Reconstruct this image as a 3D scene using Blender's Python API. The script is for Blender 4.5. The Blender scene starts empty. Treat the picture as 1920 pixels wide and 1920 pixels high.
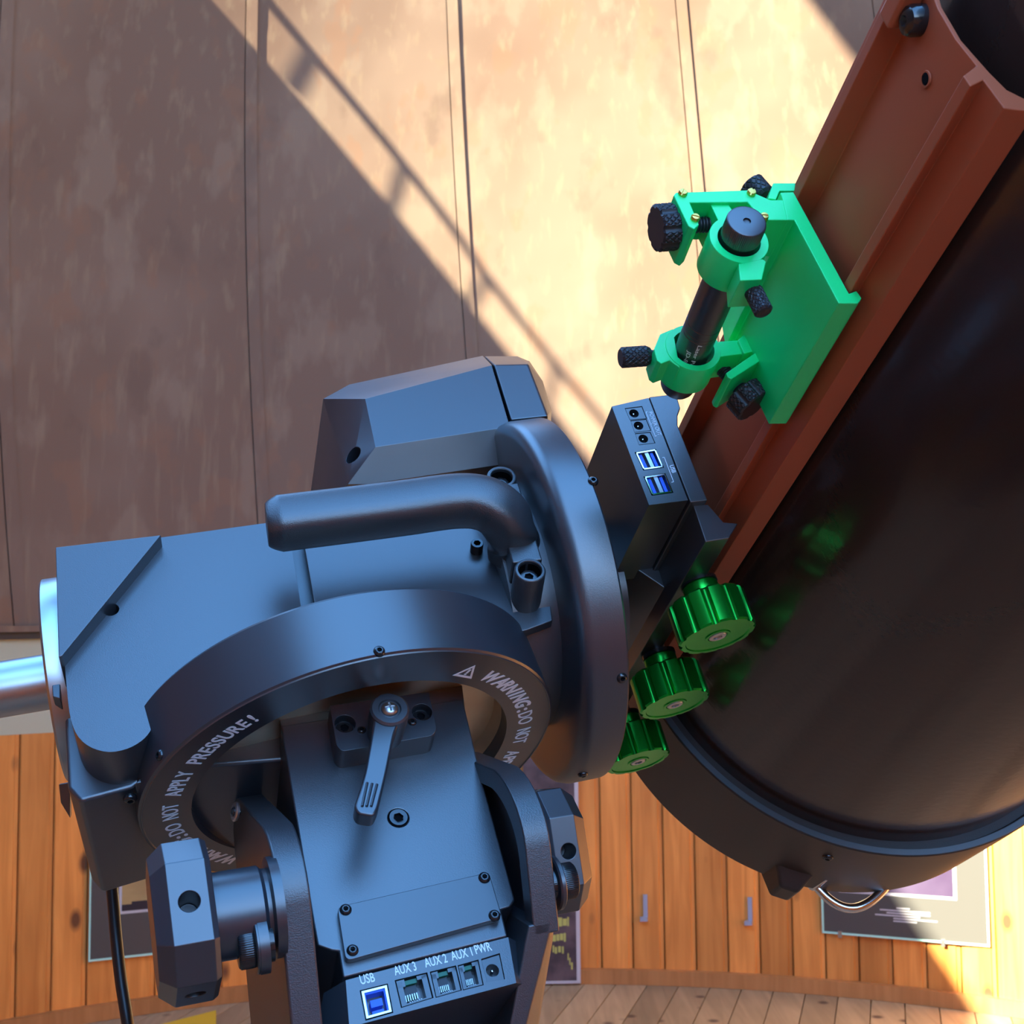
import bpy, bmesh, math, random
from math import sin, cos, pi, radians, sqrt, hypot, atan2
from mathutils import Vector as V, Matrix
random.seed(7)
sc = bpy.context.scene
col = sc.collection

# ------------------------------------------------------------------ camera
CAM = V((0, 0, 1.49))
FPX = 2500.0
PITCH, ROLL = radians(4.5), 0.0095
_r0, _u0 = V((1, 0, 0)), V((0, -sin(PITCH), cos(PITCH)))
FW = V((0, cos(PITCH), sin(PITCH)))
RT = _r0 * cos(ROLL) - _u0 * sin(ROLL)
UP = _r0 * sin(ROLL) + _u0 * cos(ROLL)
cd = bpy.data.cameras.new('camera')
cam = bpy.data.objects.new('camera', cd); col.objects.link(cam)
cam.matrix_world = Matrix(((RT.x, UP.x, -FW.x, CAM.x), (RT.y, UP.y, -FW.y, CAM.y), (RT.z, UP.z, -FW.z, CAM.z), (0, 0, 0, 1)))
cd.sensor_width = 36; cd.lens = 36 * FPX / 1920
cd.clip_start = .01; cd.clip_end = 100
cd.dof.use_dof = True; cd.dof.focus_distance = .86; cd.dof.aperture_fstop = 30
sc.camera = cam

# ------------------------------------------------------------------ sky, sun, exposure
world = bpy.data.worlds.new('sky'); sc.world = world; world.use_nodes = True
wn = world.node_tree.nodes; wl = world.node_tree.links
bg = wn['Background']
bg.inputs['Strength'].default_value = 1.0
_tc = wn.new('ShaderNodeTexCoord'); _sx = wn.new('ShaderNodeSeparateXYZ'); _cr = wn.new('ShaderNodeValToRGB')
wl.new(_tc.outputs['Generated'], _sx.inputs[0]); wl.new(_sx.outputs['Z'], _cr.inputs[0])
_cr.color_ramp.elements[0].position = 0.0; _cr.color_ramp.elements[0].color = (.52, .74, 1.0, 1)
_cr.color_ramp.elements[1].position = 1.0; _cr.color_ramp.elements[1].color = (.10, .31, .72, 1)
_el = _cr.color_ramp.elements.new(.35); _el.color = (.27, .53, 1.0, 1)
_vm = wn.new('ShaderNodeVectorMath'); _vm.operation = 'SCALE'; _vm.inputs['Scale'].default_value = 7.6
wl.new(_cr.outputs[0], _vm.inputs[0]); wl.new(_vm.outputs[0], bg.inputs['Color'])
SUN_DIR = V((.5751, .6581, -.486)).normalized()
sd = bpy.data.lights.new('sun', 'SUN'); sd.energy = 39; sd.angle = radians(.8); sd.color = (1, .965, .70)
so = bpy.data.objects.new('sun', sd); col.objects.link(so)
so.rotation_euler = SUN_DIR.to_track_quat('-Z', 'Y').to_euler(); so.location = (-4, -4, 5)
sc.view_settings.view_transform = 'Standard'; sc.view_settings.look = 'None'
sc.view_settings.exposure = 0.0; sc.view_settings.gamma = 1; sc.view_settings.use_curve_mapping = False
sc.cycles.max_bounces = 8; sc.cycles.diffuse_bounces = 5; sc.cycles.glossy_bounces = 4
sc.cycles.use_denoising = True
sc.cycles.sample_clamp_indirect = 12

# ------------------------------------------------------------------ geometry of the room
CEN = V((.09, 2.3, 0)); R = 3.3; RV = 6.0; ZC = 1.46; ZT = ZC + 4.2
def rad(z):
    zz = max(0, z - ZC)
    return R - (RV - sqrt(max(0, RV * RV - zz * zz)))
def wdir(x, y): return ((x - 960) / FPX * RT + (960 - y) / FPX * UP + FW).normalized()
def W(x, y):
    """point of the inner wall / dome surface that the survey ray (x, y) meets"""
    d = wdir(x, y)
    def ins(t):
        p = CAM + d * t
        return p.z < ZT and hypot(p.x - CEN.x, p.y - CEN.y) < rad(p.z)
    t = 1.0
    while ins(t) and t < 20: t += .05
    a_, b_ = t - .05, t
    for _ in range(22):
        mm = (a_ + b_) / 2
        if ins(mm): a_ = mm
        else: b_ = mm
    return CAM + d * a_
def azi(p): return atan2(p.x - CEN.x, p.y - CEN.y)
def cylp(phi, r, z): return V((CEN.x + r * sin(phi), CEN.y + r * cos(phi), z))

# slab of sunlight through the shutter opening
PA, PB, PD = W(393, 0), W(877, 569), W(1762, 1785)
SN = (PB - PA).cross(PD - PA).normalized()
if SN.z > 0: SN = -SN

# ------------------------------------------------------------------ survey frames of the mount (camera-side coordinates: right, up, forward)
def nz(v): return V(v).normalized()
def orth(v, w): v = V(v); return (v - w * v.dot(w)).normalized()
A = nz((-.28, .71, .645))                       # polar axis
E = orth((.955, .139, .262), A)                 # declination axis
M = A.cross(E);  M = M if M.z < 0 else -M       # lid normal of the declination housing
B = orth((1, .11, .36), A)                      # altitude axis
N = A.cross(B);  N = N if N.z < 0 else -N       # lid normal of the polar housing
TAU = orth((.147, .5, -.853), E)                # telescope axis
G = E.cross(TAU); G = G if G.y > 0 else -G
CR = V((-.106, -.178, .86)); O = V((-.137, -.088, .935))
def ray(x, y): return V(((x - 960) / FPX, (960 - y) / FPX, 1))
def on(pl, x, y): r = ray(x, y); return r * (pl[0].dot(pl[1]) / r.dot(pl[1]))
def onl(pl, pts): return [on(pl, x, y) for x, y in pts]
def MP(h): return (O + M * h, M)
def NP(h): return (CR + N * h, N)
def TP(t): return (O + TAU * t, TAU)
def EP(s): return (O + E * s, E)
def P(x, y, z): return ray(x, y) * z
def wp(p): return CAM + RT * p.x + UP * p.y + FW * p.z
def wv(v): return RT * v.x + UP * v.y + FW * v.z
def toc(p): q = p - CAM; return V((q.dot(RT), q.dot(UP), q.dot(FW)))
def solve(f, lo, hi):
    fl = f(lo)
    for _ in range(50):
        mid = (lo + hi) / 2; fm = f(mid)
        if (fm > 0) == (fl > 0): lo, fl = mid, fm
        else: hi = mid
    return (lo + hi) / 2

# ------------------------------------------------------------------ materials
def nodemat(name):
    m = bpy.data.materials.new(name); m.use_nodes = True
    nt = m.node_tree; return m, nt, nt.nodes['Principled BSDF']
def mat(name, c, rough=.5, metal=0, spec=.5, bump=None, coat=0, coat_rough=.1, var=None, rvar=None):
    """var = (second colour, scale, stretch)  bump = (scale, strength, distance)"""
    m, nt, p = nodemat(name)
    p.inputs['Base Color'].default_value = (*c, 1); p.inputs['Roughness'].default_value = rough
    p.inputs['Metallic'].default_value = metal; p.inputs['Specular IOR Level'].default_value = spec
    p.inputs['IOR'].default_value = 1.62 if spec >= .85 else 1.5
    p.inputs['Coat Weight'].default_value = coat; p.inputs['Coat Roughness'].default_value = coat_rough
    tc = nt.nodes.new('ShaderNodeTexCoord')
    if bump:
        n = nt.nodes.new('ShaderNodeTexNoise'); n.inputs['Scale'].default_value = bump[0]; n.inputs['Detail'].default_value = 2
        b = nt.nodes.new('ShaderNodeBump'); b.inputs['Strength'].default_value = bump[1]; b.inputs['Distance'].default_value = bump[2]
        nt.links.new(tc.outputs['Object'], n.inputs['Vector'])
        nt.links.new(n.outputs['Fac'], b.inputs['Height']); nt.links.new(b.outputs['Normal'], p.inputs['Normal'])
    if var:
        mp = nt.nodes.new('ShaderNodeMapping'); mp.inputs['Scale'].default_value = var[2]
        n = nt.nodes.new('ShaderNodeTexNoise'); n.inputs['Scale'].default_value = var[1]; n.inputs['Detail'].default_value = 5
        mx = nt.nodes.new('ShaderNodeMix'); mx.data_type = 'RGBA'
        mx.inputs[6].default_value = (*c, 1); mx.inputs[7].default_value = (*var[0], 1)
        cr = nt.nodes.new('ShaderNodeMapRange'); cr.inputs[1].default_value = .4; cr.inputs[2].default_value = .65
        nt.links.new(tc.outputs['Object'], mp.inputs['Vector']); nt.links.new(mp.outputs[0], n.inputs['Vector'])
        nt.links.new(n.outputs['Fac'], cr.inputs[0]); nt.links.new(cr.outputs[0], mx.inputs[0])
        nt.links.new(mx.outputs[2], p.inputs['Base Color'])
    return m
POW = (900, .25, .0004)
m_black = mat('black_powder_coat', (.024, .027, .034), .35, spec=1.0, bump=(1500, .16, .0004))
m_smooth = mat('black_anodised', (.019, .021, .028), .34, spec=.9, bump=(3000, .08, .0003))
m_tex = mat('black_textured_coat', (.020, .023, .028), .40, spec=.9, bump=(1500, .35, .0005))
m_rubber = mat('black_knurled_plastic', (.018, .016, .02), .42)
m_dark = mat('black_socket_shade', (.003, .003, .004), .8, spec=.08)  # near-black without sheen, paints the shade in sockets and holes
m_gloss = mat('gloss_black_steel', (.012, .012, .014), .16, spec=.7)
m_steel = mat('satin_steel', (.50, .52, .54), .33, metal=1, bump=(900, .05, .0003))
m_chrome = mat('chrome', (.8, .8, .8), .1, metal=1)
m_brass = mat('brass', (.80, .50, .12), .32, metal=1)
m_bear = mat('turned_bearing_face', (.85, .72, .54), .5, metal=1, var=((.68, .55, .40), 14, (1, 1, 1)), bump=(120, .06, .0006))
m_white = mat('white_print', (.75, .82, .9), .6)
m_greenp = mat('green_printed_plastic', (.0, .85, .22), .38, spec=.8, bump=(1600, .15, .0004))
m_greena = mat('green_anodised', (.01, .42, .04), .27, metal=.85, bump=(2500, .06, .0003))
m_red = mat('red_brown_anodised', (.44, .105, .045), .50, metal=0, spec=.3, bump=(1500, .06, .0004))
m_tube = mat('gloss_black_tube', (.038, .023, .019), .17, spec=.55, bump=(150, .10, .0012))
m_cell = mat('dark_crinkle_cell', (.034, .022, .018), .42, bump=(900, .18, .0005))
m_blue = mat('blue_plastic', (.02, .12, .75), .4)
m_cgreen = mat('green_contact_block', (.01, .13, .07), .4)
m_cable = mat('black_cable', (.012, .012, .013), .35)
m_cream = mat('cream_paint', (.42, .42, .30), .7)
m_darkm = mat('dark_rail_and_gap', (.02, .018, .018), .5, bump=(30, .3, .01))
m_frost = mat('pale_glass_edge', (.45, .8, .68), .25)
m_paper = mat('grey_mount_board', (.075, .07, .068), .35)
m_picture = mat('night_picture', (.10, .075, .13), .3, var=((.05, .03, .07), 2, (1, 1, 1)))
m_sunset = mat('sunset_picture', (.42, .30, .13), .35, var=((.30, .2, .09), 3, (1, 1, 3)))
m_sil = mat('picture_silhouette', (.02, .018, .03), .35)
m_pink = mat('pale_border', (.5, .48, .52), .5)
m_poster = mat('dark_poster', (.05, .035, .045), .5, var=((.12, .08, .09), 12, (1, 1, 1)))
m_ytext = mat('yellow_lettering', (.45, .45, .12), .6)
m_hook = mat('grey_metal_hook', (.32, .35, .45), .4)
m_yellow = mat('yellow_paint', (.75, .48, .03), .5)

def woodmat(name, c1, c2, c3, rough=.42):
    m, nt, p = nodemat(name); L = nt.links; ND = nt.nodes
    tc = ND.new('ShaderNodeTexCoord'); oi = ND.new('ShaderNodeObjectInfo')
    off = ND.new('ShaderNodeVectorMath'); off.operation = 'ADD'
    sc_ = ND.new('ShaderNodeVectorMath'); sc_.operation = 'SCALE'; sc_.inputs[0].default_value = (13, 7, 29)
    L.new(oi.outputs['Random'], sc_.inputs['Scale'])
    L.new(tc.outputs['Object'], off.inputs[0]); L.new(sc_.outputs[0], off.inputs[1])
    mp = ND.new('ShaderNodeMapping'); mp.inputs['Scale'].default_value = (1, 1, .07) if 'wall' in name else (.12, .12, 1)
    if 'floor' in name: mp.inputs['Scale'].default_value = (1, .07, 1); mp.inputs['Rotation'].default_value = (0, 0, 0)
    L.new(off.outputs[0], mp.inputs['Vector'])
    n = ND.new('ShaderNodeTexNoise'); n.inputs['Scale'].default_value = 26; n.inputs['Detail'].default_value = 6; n.inputs['Distortion'].default_value = .8
    L.new(mp.outputs[0], n.inputs['Vector'])
    mx = ND.new('ShaderNodeMix'); mx.data_type = 'RGBA'; mx.inputs[6].default_value = (*c1, 1); mx.inputs[7].default_value = (*c2, 1)
    mr = ND.new('ShaderNodeMapRange'); mr.inputs[1].default_value = .3; mr.inputs[2].default_value = .7
    L.new(n.outputs['Fac'], mr.inputs[0]); L.new(mr.outputs[0], mx.inputs[0])
    # knots
    mp2 = ND.new('ShaderNodeMapping'); mp2.inputs['Scale'].default_value = (1, 1, .55)
    L.new(off.outputs[0], mp2.inputs['Vector'])
    vo = ND.new('ShaderNodeTexVoronoi'); vo.inputs['Scale'].default_value = 6.5; L.new(mp2.outputs[0], vo.inputs['Vector'])
    kr = ND.new('ShaderNodeMapRange'); kr.inputs[1].default_value = .08; kr.inputs[2].default_value = .18; kr.inputs[3].default_value = 1; kr.inputs[4].default_value = 0
    L.new(vo.outputs['Distance'], kr.inputs[0])
    mk = ND.new('ShaderNodeMix'); mk.data_type = 'RGBA'; mk.inputs[7].default_value = (*c3, 1)
    L.new(mx.outputs[2], mk.inputs[6]); L.new(kr.outputs[0], mk.inputs[0])
    # big blotches + per board tone
    n2 = ND.new('ShaderNodeTexNoise'); n2.inputs['Scale'].default_value = 3; L.new(off.outputs[0], n2.inputs['Vector'])
    hs = ND.new('ShaderNodeHueSaturation')
    ad = ND.new('ShaderNodeMath'); ad.operation = 'MULTIPLY_ADD'; ad.inputs[1].default_value = .5; L.new(oi.outputs['Random'], ad.inputs[0])
    ad2 = ND.new('ShaderNodeMath'); ad2.operation = 'MULTIPLY_ADD'; ad2.inputs[1].default_value = .5; ad2.inputs[2].default_value = .5
    L.new(n2.outputs['Fac'], ad2.inputs[0]); L.new(ad2.outputs[0], ad.inputs[2])
    L.new(ad.outputs[0], hs.inputs['Value']); L.new(mk.outputs[2], hs.inputs['Color'])
    L.new(hs.outputs[0], p.inputs['Base Color']); p.inputs['Roughness'].default_value = rough
    bu = ND.new('ShaderNodeBump'); bu.inputs['Strength'].default_value = .2; bu.inputs['Distance'].default_value = .002
    L.new(n.outputs['Fac'], bu.inputs['Height']); L.new(bu.outputs[0], p.inputs['Normal'])
    return m
m_plank = woodmat('varnished_wall_wood', (.78, .31, .07), (.56, .19, .036), (.13, .045, .018))
m_base = woodmat('baseboard_wall_wood', (.55, .24, .08), (.42, .17, .05), (.12, .05, .02))
m_floor = woodmat('weathered_floor_wood', (.40, .27, .155), (.29, .195, .11), (.10, .06, .04), .6)

def domemat():
    m, nt, p = nodemat('rusty_brown_metal'); L = nt.links; ND = nt.nodes
    tc = ND.new('ShaderNodeTexCoord')
    def noise(scale, detail, st=(1, 1, 1), lo=.45, hi=.62):
        mp = ND.new('ShaderNodeMapping'); mp.inputs['Scale'].default_value = st
        n = ND.new('ShaderNodeTexNoise'); n.inputs['Scale'].default_value = scale; n.inputs['Detail'].default_value = detail
        mr = ND.new('ShaderNodeMapRange'); mr.inputs[1].default_value = lo; mr.inputs[2].default_value = hi
        L.new(tc.outputs['Object'], mp.inputs[0]); L.new(mp.outputs[0], n.inputs['Vector']); L.new(n.outputs['Fac'], mr.inputs[0])
        return mr.outputs[0]
    cur = None
    def mixc(fac, a_, b_, amt=1.0):
        mx = ND.new('ShaderNodeMix'); mx.data_type = 'RGBA'
        if isinstance(a_, tuple): mx.inputs[6].default_value = (*a_, 1)
        else: L.new(a_, mx.inputs[6])
        mx.inputs[7].default_value = (*b_, 1)
        ml = ND.new('ShaderNodeMath'); ml.operation = 'MULTIPLY'; ml.inputs[1].default_value = amt
        L.new(fac, ml.inputs[0]); L.new(ml.outputs[0], mx.inputs[0]); return mx.outputs[2]
    c = mixc(noise(1.2, 3), (.145, .086, .060), (.183, .119, .086))
    c = mixc(noise(5, 8, (1, 1, .5), .56, .63), c, (.22, .157, .113), .4)
    c = mixc(noise(7, 10, (1, 1, .6), .57, .63), c, (.21, .098, .052), .32)
    c = mixc(noise(26, 4, (1, 1, .06), .55, .7), c, (.235, .165, .105), .4)
    c = mixc(noise(4, 8, (1.3, 1.3, .8), .60, .68), c, (.10, .06, .044), .4)
    L.new(c, p.inputs['Base Color']); p.inputs['Roughness'].default_value = .5
    p.inputs['Specular IOR Level'].default_value = .35
    n = ND.new('ShaderNodeTexNoise'); n.inputs['Scale'].default_value = 3
    b = ND.new('ShaderNodeBump'); b.inputs['Strength'].default_value = .25; b.inputs['Distance'].default_value = .02
    L.new(tc.outputs['Object'], n.inputs['Vector']); L.new(n.outputs['Fac'], b.inputs['Height']); L.new(b.outputs[0], p.inputs['Normal'])
    return m
m_dome = domemat()

# ------------------------------------------------------------------ mesh helpers
def tag(o, label=None, cat=None, group=None, kind=None):
    if label: o['label'] = label
    if cat: o['category'] = cat
    if group: o['group'] = group
    if kind: o['kind'] = kind
    return o
def thing(name, label, cat, wloc, group=None):
    o = bpy.data.objects.new(name, None); col.objects.link(o); o.location = wloc; o.empty_display_size = .05
    return tag(o, label, cat, group)
def root(p):
    while p.parent: p = p.parent
    return p
LOC = {}
def make(name, wverts, faces, m, parent=None, bevel=0, seg=2, smooth=True, loc=None, sharp=32):
    """wverts in world space"""
    origin = V(loc) if loc is not None else (V(LOC[parent.name]) if parent else V((0, 0, 0)))
    me = bpy.data.meshes.new(name)
    me.from_pydata([v - origin for v in wverts], [], faces)
    bm = bmesh.new(); bm.from_mesh(me)
    bmesh.ops.recalc_face_normals(bm, faces=bm.faces)
    if smooth:
        for f in bm.faces: f.smooth = True
        if not bevel:
            for ed in bm.edges:
                if len(ed.link_faces) == 2 and ed.calc_face_angle(0) > radians(sharp): ed.smooth = False
    bm.to_mesh(me); bm.free()
    me.materials.append(m)
    o = bpy.data.objects.new(name, me); col.objects.link(o)
    o.location = origin
    LOC[o.name] = origin
    if parent:
        o.parent = parent
        o.location = origin - V(LOC[parent.name])
    if bevel:
        md = o.modifiers.new('edge', 'BEVEL'); md.width = bevel; md.segments = seg; md.limit_method = 'ANGLE'
        md.angle_limit = radians(30); md.harden_normals = True
    return o
_thing = thing
def thing(name, label, cat, wloc, group=None):
    o = _thing(name, label, cat, wloc, group); LOC[o.name] = V(wloc); return o
def prism_geo(pts, vec):
    n = len(pts)
    vs = list(pts) + [p + vec for p in pts]
    fs = [tuple(range(n)), tuple(range(2 * n - 1, n - 1, -1))]
    fs += [(i, (i + 1) % n, n + (i + 1) % n, n + i) for i in range(n)]
    return vs, fs
def ext(name, pts, vec, m, parent, bevel=.0008, seg=2, **k):
    vs, fs = prism_geo(pts, vec)
    return make(name, [wp(v) for v in vs], fs, m, parent, bevel, seg, **k)
def hull(name, pts, m, parent, bevel=.0012, seg=2, world_space=False):
    bm = bmesh.new()
    for p in pts: bm.verts.new(p if world_space else wp(p))
    r = bmesh.ops.convex_hull(bm, input=bm.verts)
    bmesh.ops.delete(bm, geom=[g for g in r['geom_interior'] if isinstance(g, bmesh.types.BMVert)] , context='VERTS')
    bmesh.ops.dissolve_limit(bm, angle_limit=radians(2), verts=bm.verts, edges=bm.edges)
    bm.verts.ensure_lookup_table(); bm.verts.index_update()
    vs = [v.co.copy() for v in bm.verts]; fs = [tuple(v.index for v in f.verts) for f in bm.faces]; bm.free()
    return make(name, vs, fs, m, parent, bevel, seg)
def basis(ax, ref=None):
    ax = V(ax).normalized(); ref = V(ref) if ref is not None else V((.31, .9, .2))
    u = (ref - ax * ref.dot(ax)).normalized(); return u, ax.cross(u), ax
def lathe_geo(o, ax, prof, seg, ref=None, closed=False):
    u, v, ax = basis(ax, ref)
    vs, fs = [], []
    rows = []
    for t, r in prof:
        if not callable(r) and abs(r) < 1e-7:
            rows.append([len(vs)]); vs.append(o + ax * t)
        else:
            row = []
            for i in range(seg):
                th = 2 * pi * i / seg; rr = r(th) if callable(r) else r
                row.append(len(vs)); vs.append(o + ax * t + (u * cos(th) + v * sin(th)) * rr)
            rows.append(row)
    prs = list(zip(rows, rows[1:])) + ([(rows[-1], rows[0])] if closed else [])
    for a_, b_ in prs:
        for i in range(seg):
            j = (i + 1) % seg
            if len(a_) == 1 and len(b_) == 1: continue
            if len(a_) == 1: fs.append((a_[0], b_[i], b_[j]))
            elif len(b_) == 1: fs.append((a_[i], a_[j], b_[0]))
            else: fs.append((a_[i], a_[j], b_[j], b_[i]))
    return vs, fs
def lathe(name, o, ax, prof, m, parent, seg=48, ref=None, closed=False, bevel=0, sharp=32):
    vs, fs = lathe_geo(o, ax, prof, seg, ref, closed)
    return make(name, [wp(v) for v in vs], fs, m, parent, bevel, sharp=sharp)
def cyl(name, o, ax, r, h0, h1, m, parent, seg=40, ch=.0006, **k):
    return lathe(name, o, ax, [(h0, 0), (h0, r - ch), (h0 + ch, r), (h1 - ch, r), (h1, r - ch), (h1, 0)], m, parent, seg, **k)
def join_geo(parts):
    vs, fs = [], []
    for v_, f_ in parts:
        k = len(vs); vs += v_; fs += [tuple(i + k for i in f) for f in f_]
    return vs, fs
def cut(o, geos):
    """subtract solids (vs, fs in survey space) from object o"""
    md_b = [(m_.width, m_.segments) for m_ in o.modifiers if m_.type == 'BEVEL']
    o.modifiers.clear()
    org = LOC[o.name]
    tmp = []
    for i, (vs, fs) in enumerate(geos):
        me = bpy.data.meshes.new('tmp'); me.from_pydata([wp(v) for v in vs], [], fs)
        bm = bmesh.new(); bm.from_mesh(me); bmesh.ops.recalc_face_normals(bm, faces=bm.faces); bm.to_mesh(me); bm.free()
        c = bpy.data.objects.new('tmp', me); col.objects.link(c); tmp.append(c)
        b = o.modifiers.new('cut', 'BOOLEAN'); b.operation = 'DIFFERENCE'; b.solver = 'EXACT'; b.object = c
    bpy.context.view_layer.update()
    dg = bpy.context.evaluated_depsgraph_get()
    me = bpy.data.meshes.new_from_object(o.evaluated_get(dg))
    o.modifiers.clear(); old = o.data; o.data = me; me.name = o.name
    for c in tmp:
        mm = c.data; bpy.data.objects.remove(c); bpy.data.meshes.remove(mm)
    bpy.data.meshes.remove(old)
    while len(me.materials) > 1: me.materials.pop()
    bm = bmesh.new(); bm.from_mesh(me)
    for f in bm.faces: f.smooth = True; f.material_index = 0
    for ed in bm.edges:
        if len(ed.link_faces) == 2 and ed.calc_face_angle(0) > radians(32): ed.smooth = bool(md_b)
    if not md_b:
        pass
    bm.to_mesh(me); bm.free()
    for w, s in md_b:
        md = o.modifiers.new('edge', 'BEVEL'); md.width = w; md.segments = s; md.limit_method = 'ANGLE'; md.angle_limit = radians(30); md.harden_normals = True
    return o
def hole(c, ax, r, d0, d1, seg=32):
    return lathe_geo(c, ax, [(d0, 0), (d0, r), (d1, r), (d1, 0)], seg)
def sweep(name, pts, w, h, m, parent, up=None, seg=16, power=2.0, caps=True, world_space=False, closed=False):
    """tube of superellipse section along pts"""
    vs, fs = [], []
    n = len(pts); up = V(up) if up is not None else V((0, 0, 1))
    for i, p in enumerate(pts):
        if closed: t = (pts[(i + 1) % n] - pts[i - 1]).normalized()
        else: t = (pts[min(i + 1, n - 1)] - pts[max(i - 1, 0)]).normalized()
        y = (up - t * up.dot(t)).normalized(); x = t.cross(y)
        ww = w[i] if isinstance(w, (list, tuple)) else w; hh = h[i] if isinstance(h, (list, tuple)) else h
        for k in range(seg):
            a_ = 2 * pi * k / seg; c_, s_ = cos(a_), sin(a_)
            vs.append(p + x * ww * math.copysign(abs(c_) ** (2 / power), c_) + y * hh * math.copysign(abs(s_) ** (2 / power), s_))
    for i in range(n if closed else n - 1):
        for k in range(seg):
            j = (k + 1) % seg; q = (i + 1) % n
            fs.append((i * seg + k, i * seg + j, q * seg + j, q * seg + k))
    if caps and not closed:
        fs.append(tuple(range(seg))); fs.append(tuple(range((n - 1) * seg, n * seg)))
    return make(name, vs if world_space else [wp(v) for v in vs], fs, m, parent)
def spline(pts, n):
    """Catmull-Rom through pts"""
    out = []; q = [pts[0]] + list(pts) + [pts[-1]]
    for i in range(1, len(q) - 2):
        for k in range(n):
            t = k / n; a_, b_, c_, d_ = q[i - 1], q[i], q[i + 1], q[i + 2]
            out.append(.5 * ((2 * b_) + (c_ - a_) * t + (2 * a_ - 5 * b_ + 4 * c_ - d_) * t * t + (3 * b_ - a_ - 3 * c_ + d_) * t ** 3))
    out.append(pts[-1]); return out
def rounded(pts, rs, n=5):
    """round the corners of a polygon; rs one radius or a list"""
    out = []; k = len(pts)
    for i in range(k):
        r = rs[i] if isinstance(rs, (list, tuple)) else rs
        p, a_, b_ = pts[i], pts[i - 1], pts[(i + 1) % k]
        if r <= 0: out.append(p); continue
        u, v = (a_ - p), (b_ - p); r1 = min(r, u.length * .48, v.length * .48)
        s, e_ = p + u.normalized() * r1, p + v.normalized() * r1
        for j in range(n + 1):
            t = j / n; out.append(s * (1 - t) ** 2 + p * 2 * t * (1 - t) + e_ * t * t)
    return out
HEX = lambda r: (lambda th: r * cos(pi / 6) / cos((th % (pi / 3)) - pi / 6))
def socket_screw(name, c, ax, r, m, parent, dome=True, label=None):
    """button-head screw with a dark-painted hexagon socket"""
    if dome: pf = [(-.3 * r, r), (0, r), (.18 * r, .97 * r), (.38 * r, .82 * r), (.5 * r, .6 * r), (.5 * r, HEX(.46 * r)), (.05 * r, HEX(.44 * r)), (.0, 0)]
    else: pf = [(-.4 * r, r), (.0, r), (.06 * r, .95 * r), (.06 * r, .62 * r), (.04 * r, HEX(.55 * r)), (-.5 * r, HEX(.53 * r)), (-.55 * r, 0)]
    o = lathe(name, c, ax, pf, m, parent, 24, ref=V((.2, 1, 0)), sharp=28)
    zz = -.3 * r if not dome else .08 * r
    lathe('socket_shade', c, ax, [(zz, HEX(.50 * r if not dome else .40 * r)), (zz - .04 * r, 0)], m_dark, o if o.parent.parent is None else o.parent, 24, ref=V((.2, 1, 0)))  # dark disc on the socket floor, stands in for its shade
    return tag(o, label)
def cylhit(px, py, o, ax, r):
    d = ray(px, py).normalized(); w = -o
    dp = d - ax * d.dot(ax); wp_ = w - ax * w.dot(ax)
    a_ = dp.dot(dp); b_ = 2 * dp.dot(wp_); c_ = wp_.dot(wp_) - r * r; D = b_ * b_ - 4 * a_ * c_
    t = (-b_ - sqrt(max(D, 0))) / 2 / a_; p = d * t
    q = p - o; nn = (q - ax * q.dot(ax)).normalized()
    return p, nn
def text_mesh(s, bold=0.0, shear=0.0, extr=.02):
    cu = bpy.data.curves.new('t', 'FONT'); cu.body = s; cu.size = 1; cu.offset = bold; cu.shear = shear; cu.extrude = extr; cu.resolution_u = 4
    ob = bpy.data.objects.new('t', cu)
    me = bpy.data.meshes.new_from_object(ob)
    vs = [v.co.copy() for v in me.vertices]; fs = [tuple(p.vertices) for p in me.polygons]
    bpy.data.objects.remove(ob); bpy.data.curves.remove(cu); bpy.data.meshes.remove(me)
    return vs, fs
def put_text(name, s, pl, p0, p1, cap, m, parent, bold=0.01, shear=0, nrm=None, extr=.0001):
    """s on plane pl from image point p0 to p1 (baseline), cap height in metres"""
    a_, b_ = on(pl, *p0), on(pl, *p1)
    nn = pl[1]; x = (b_ - a_); wd = x.length; x.normalize(); y = x.cross(nn)
    vs, fs = text_mesh(s, bold, shear, 1)
    x0 = min(v.x for v in vs); x1 = max(v.x for v in vs); h1 = .69
    out = [wp(a_ + x * ((v.x - x0) / (x1 - x0) * wd) + y * (v.y / h1 * cap) + nn * (extr * (1 if v.z > 0 else 0) + .00003)) for v in vs]
    return make(name, out, fs, m, parent, 0, smooth=False)
def px(pl, x, y, n): p = on(pl, x, y); return p.z * n / FPX     # n image pixels in metres at that point

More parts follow.
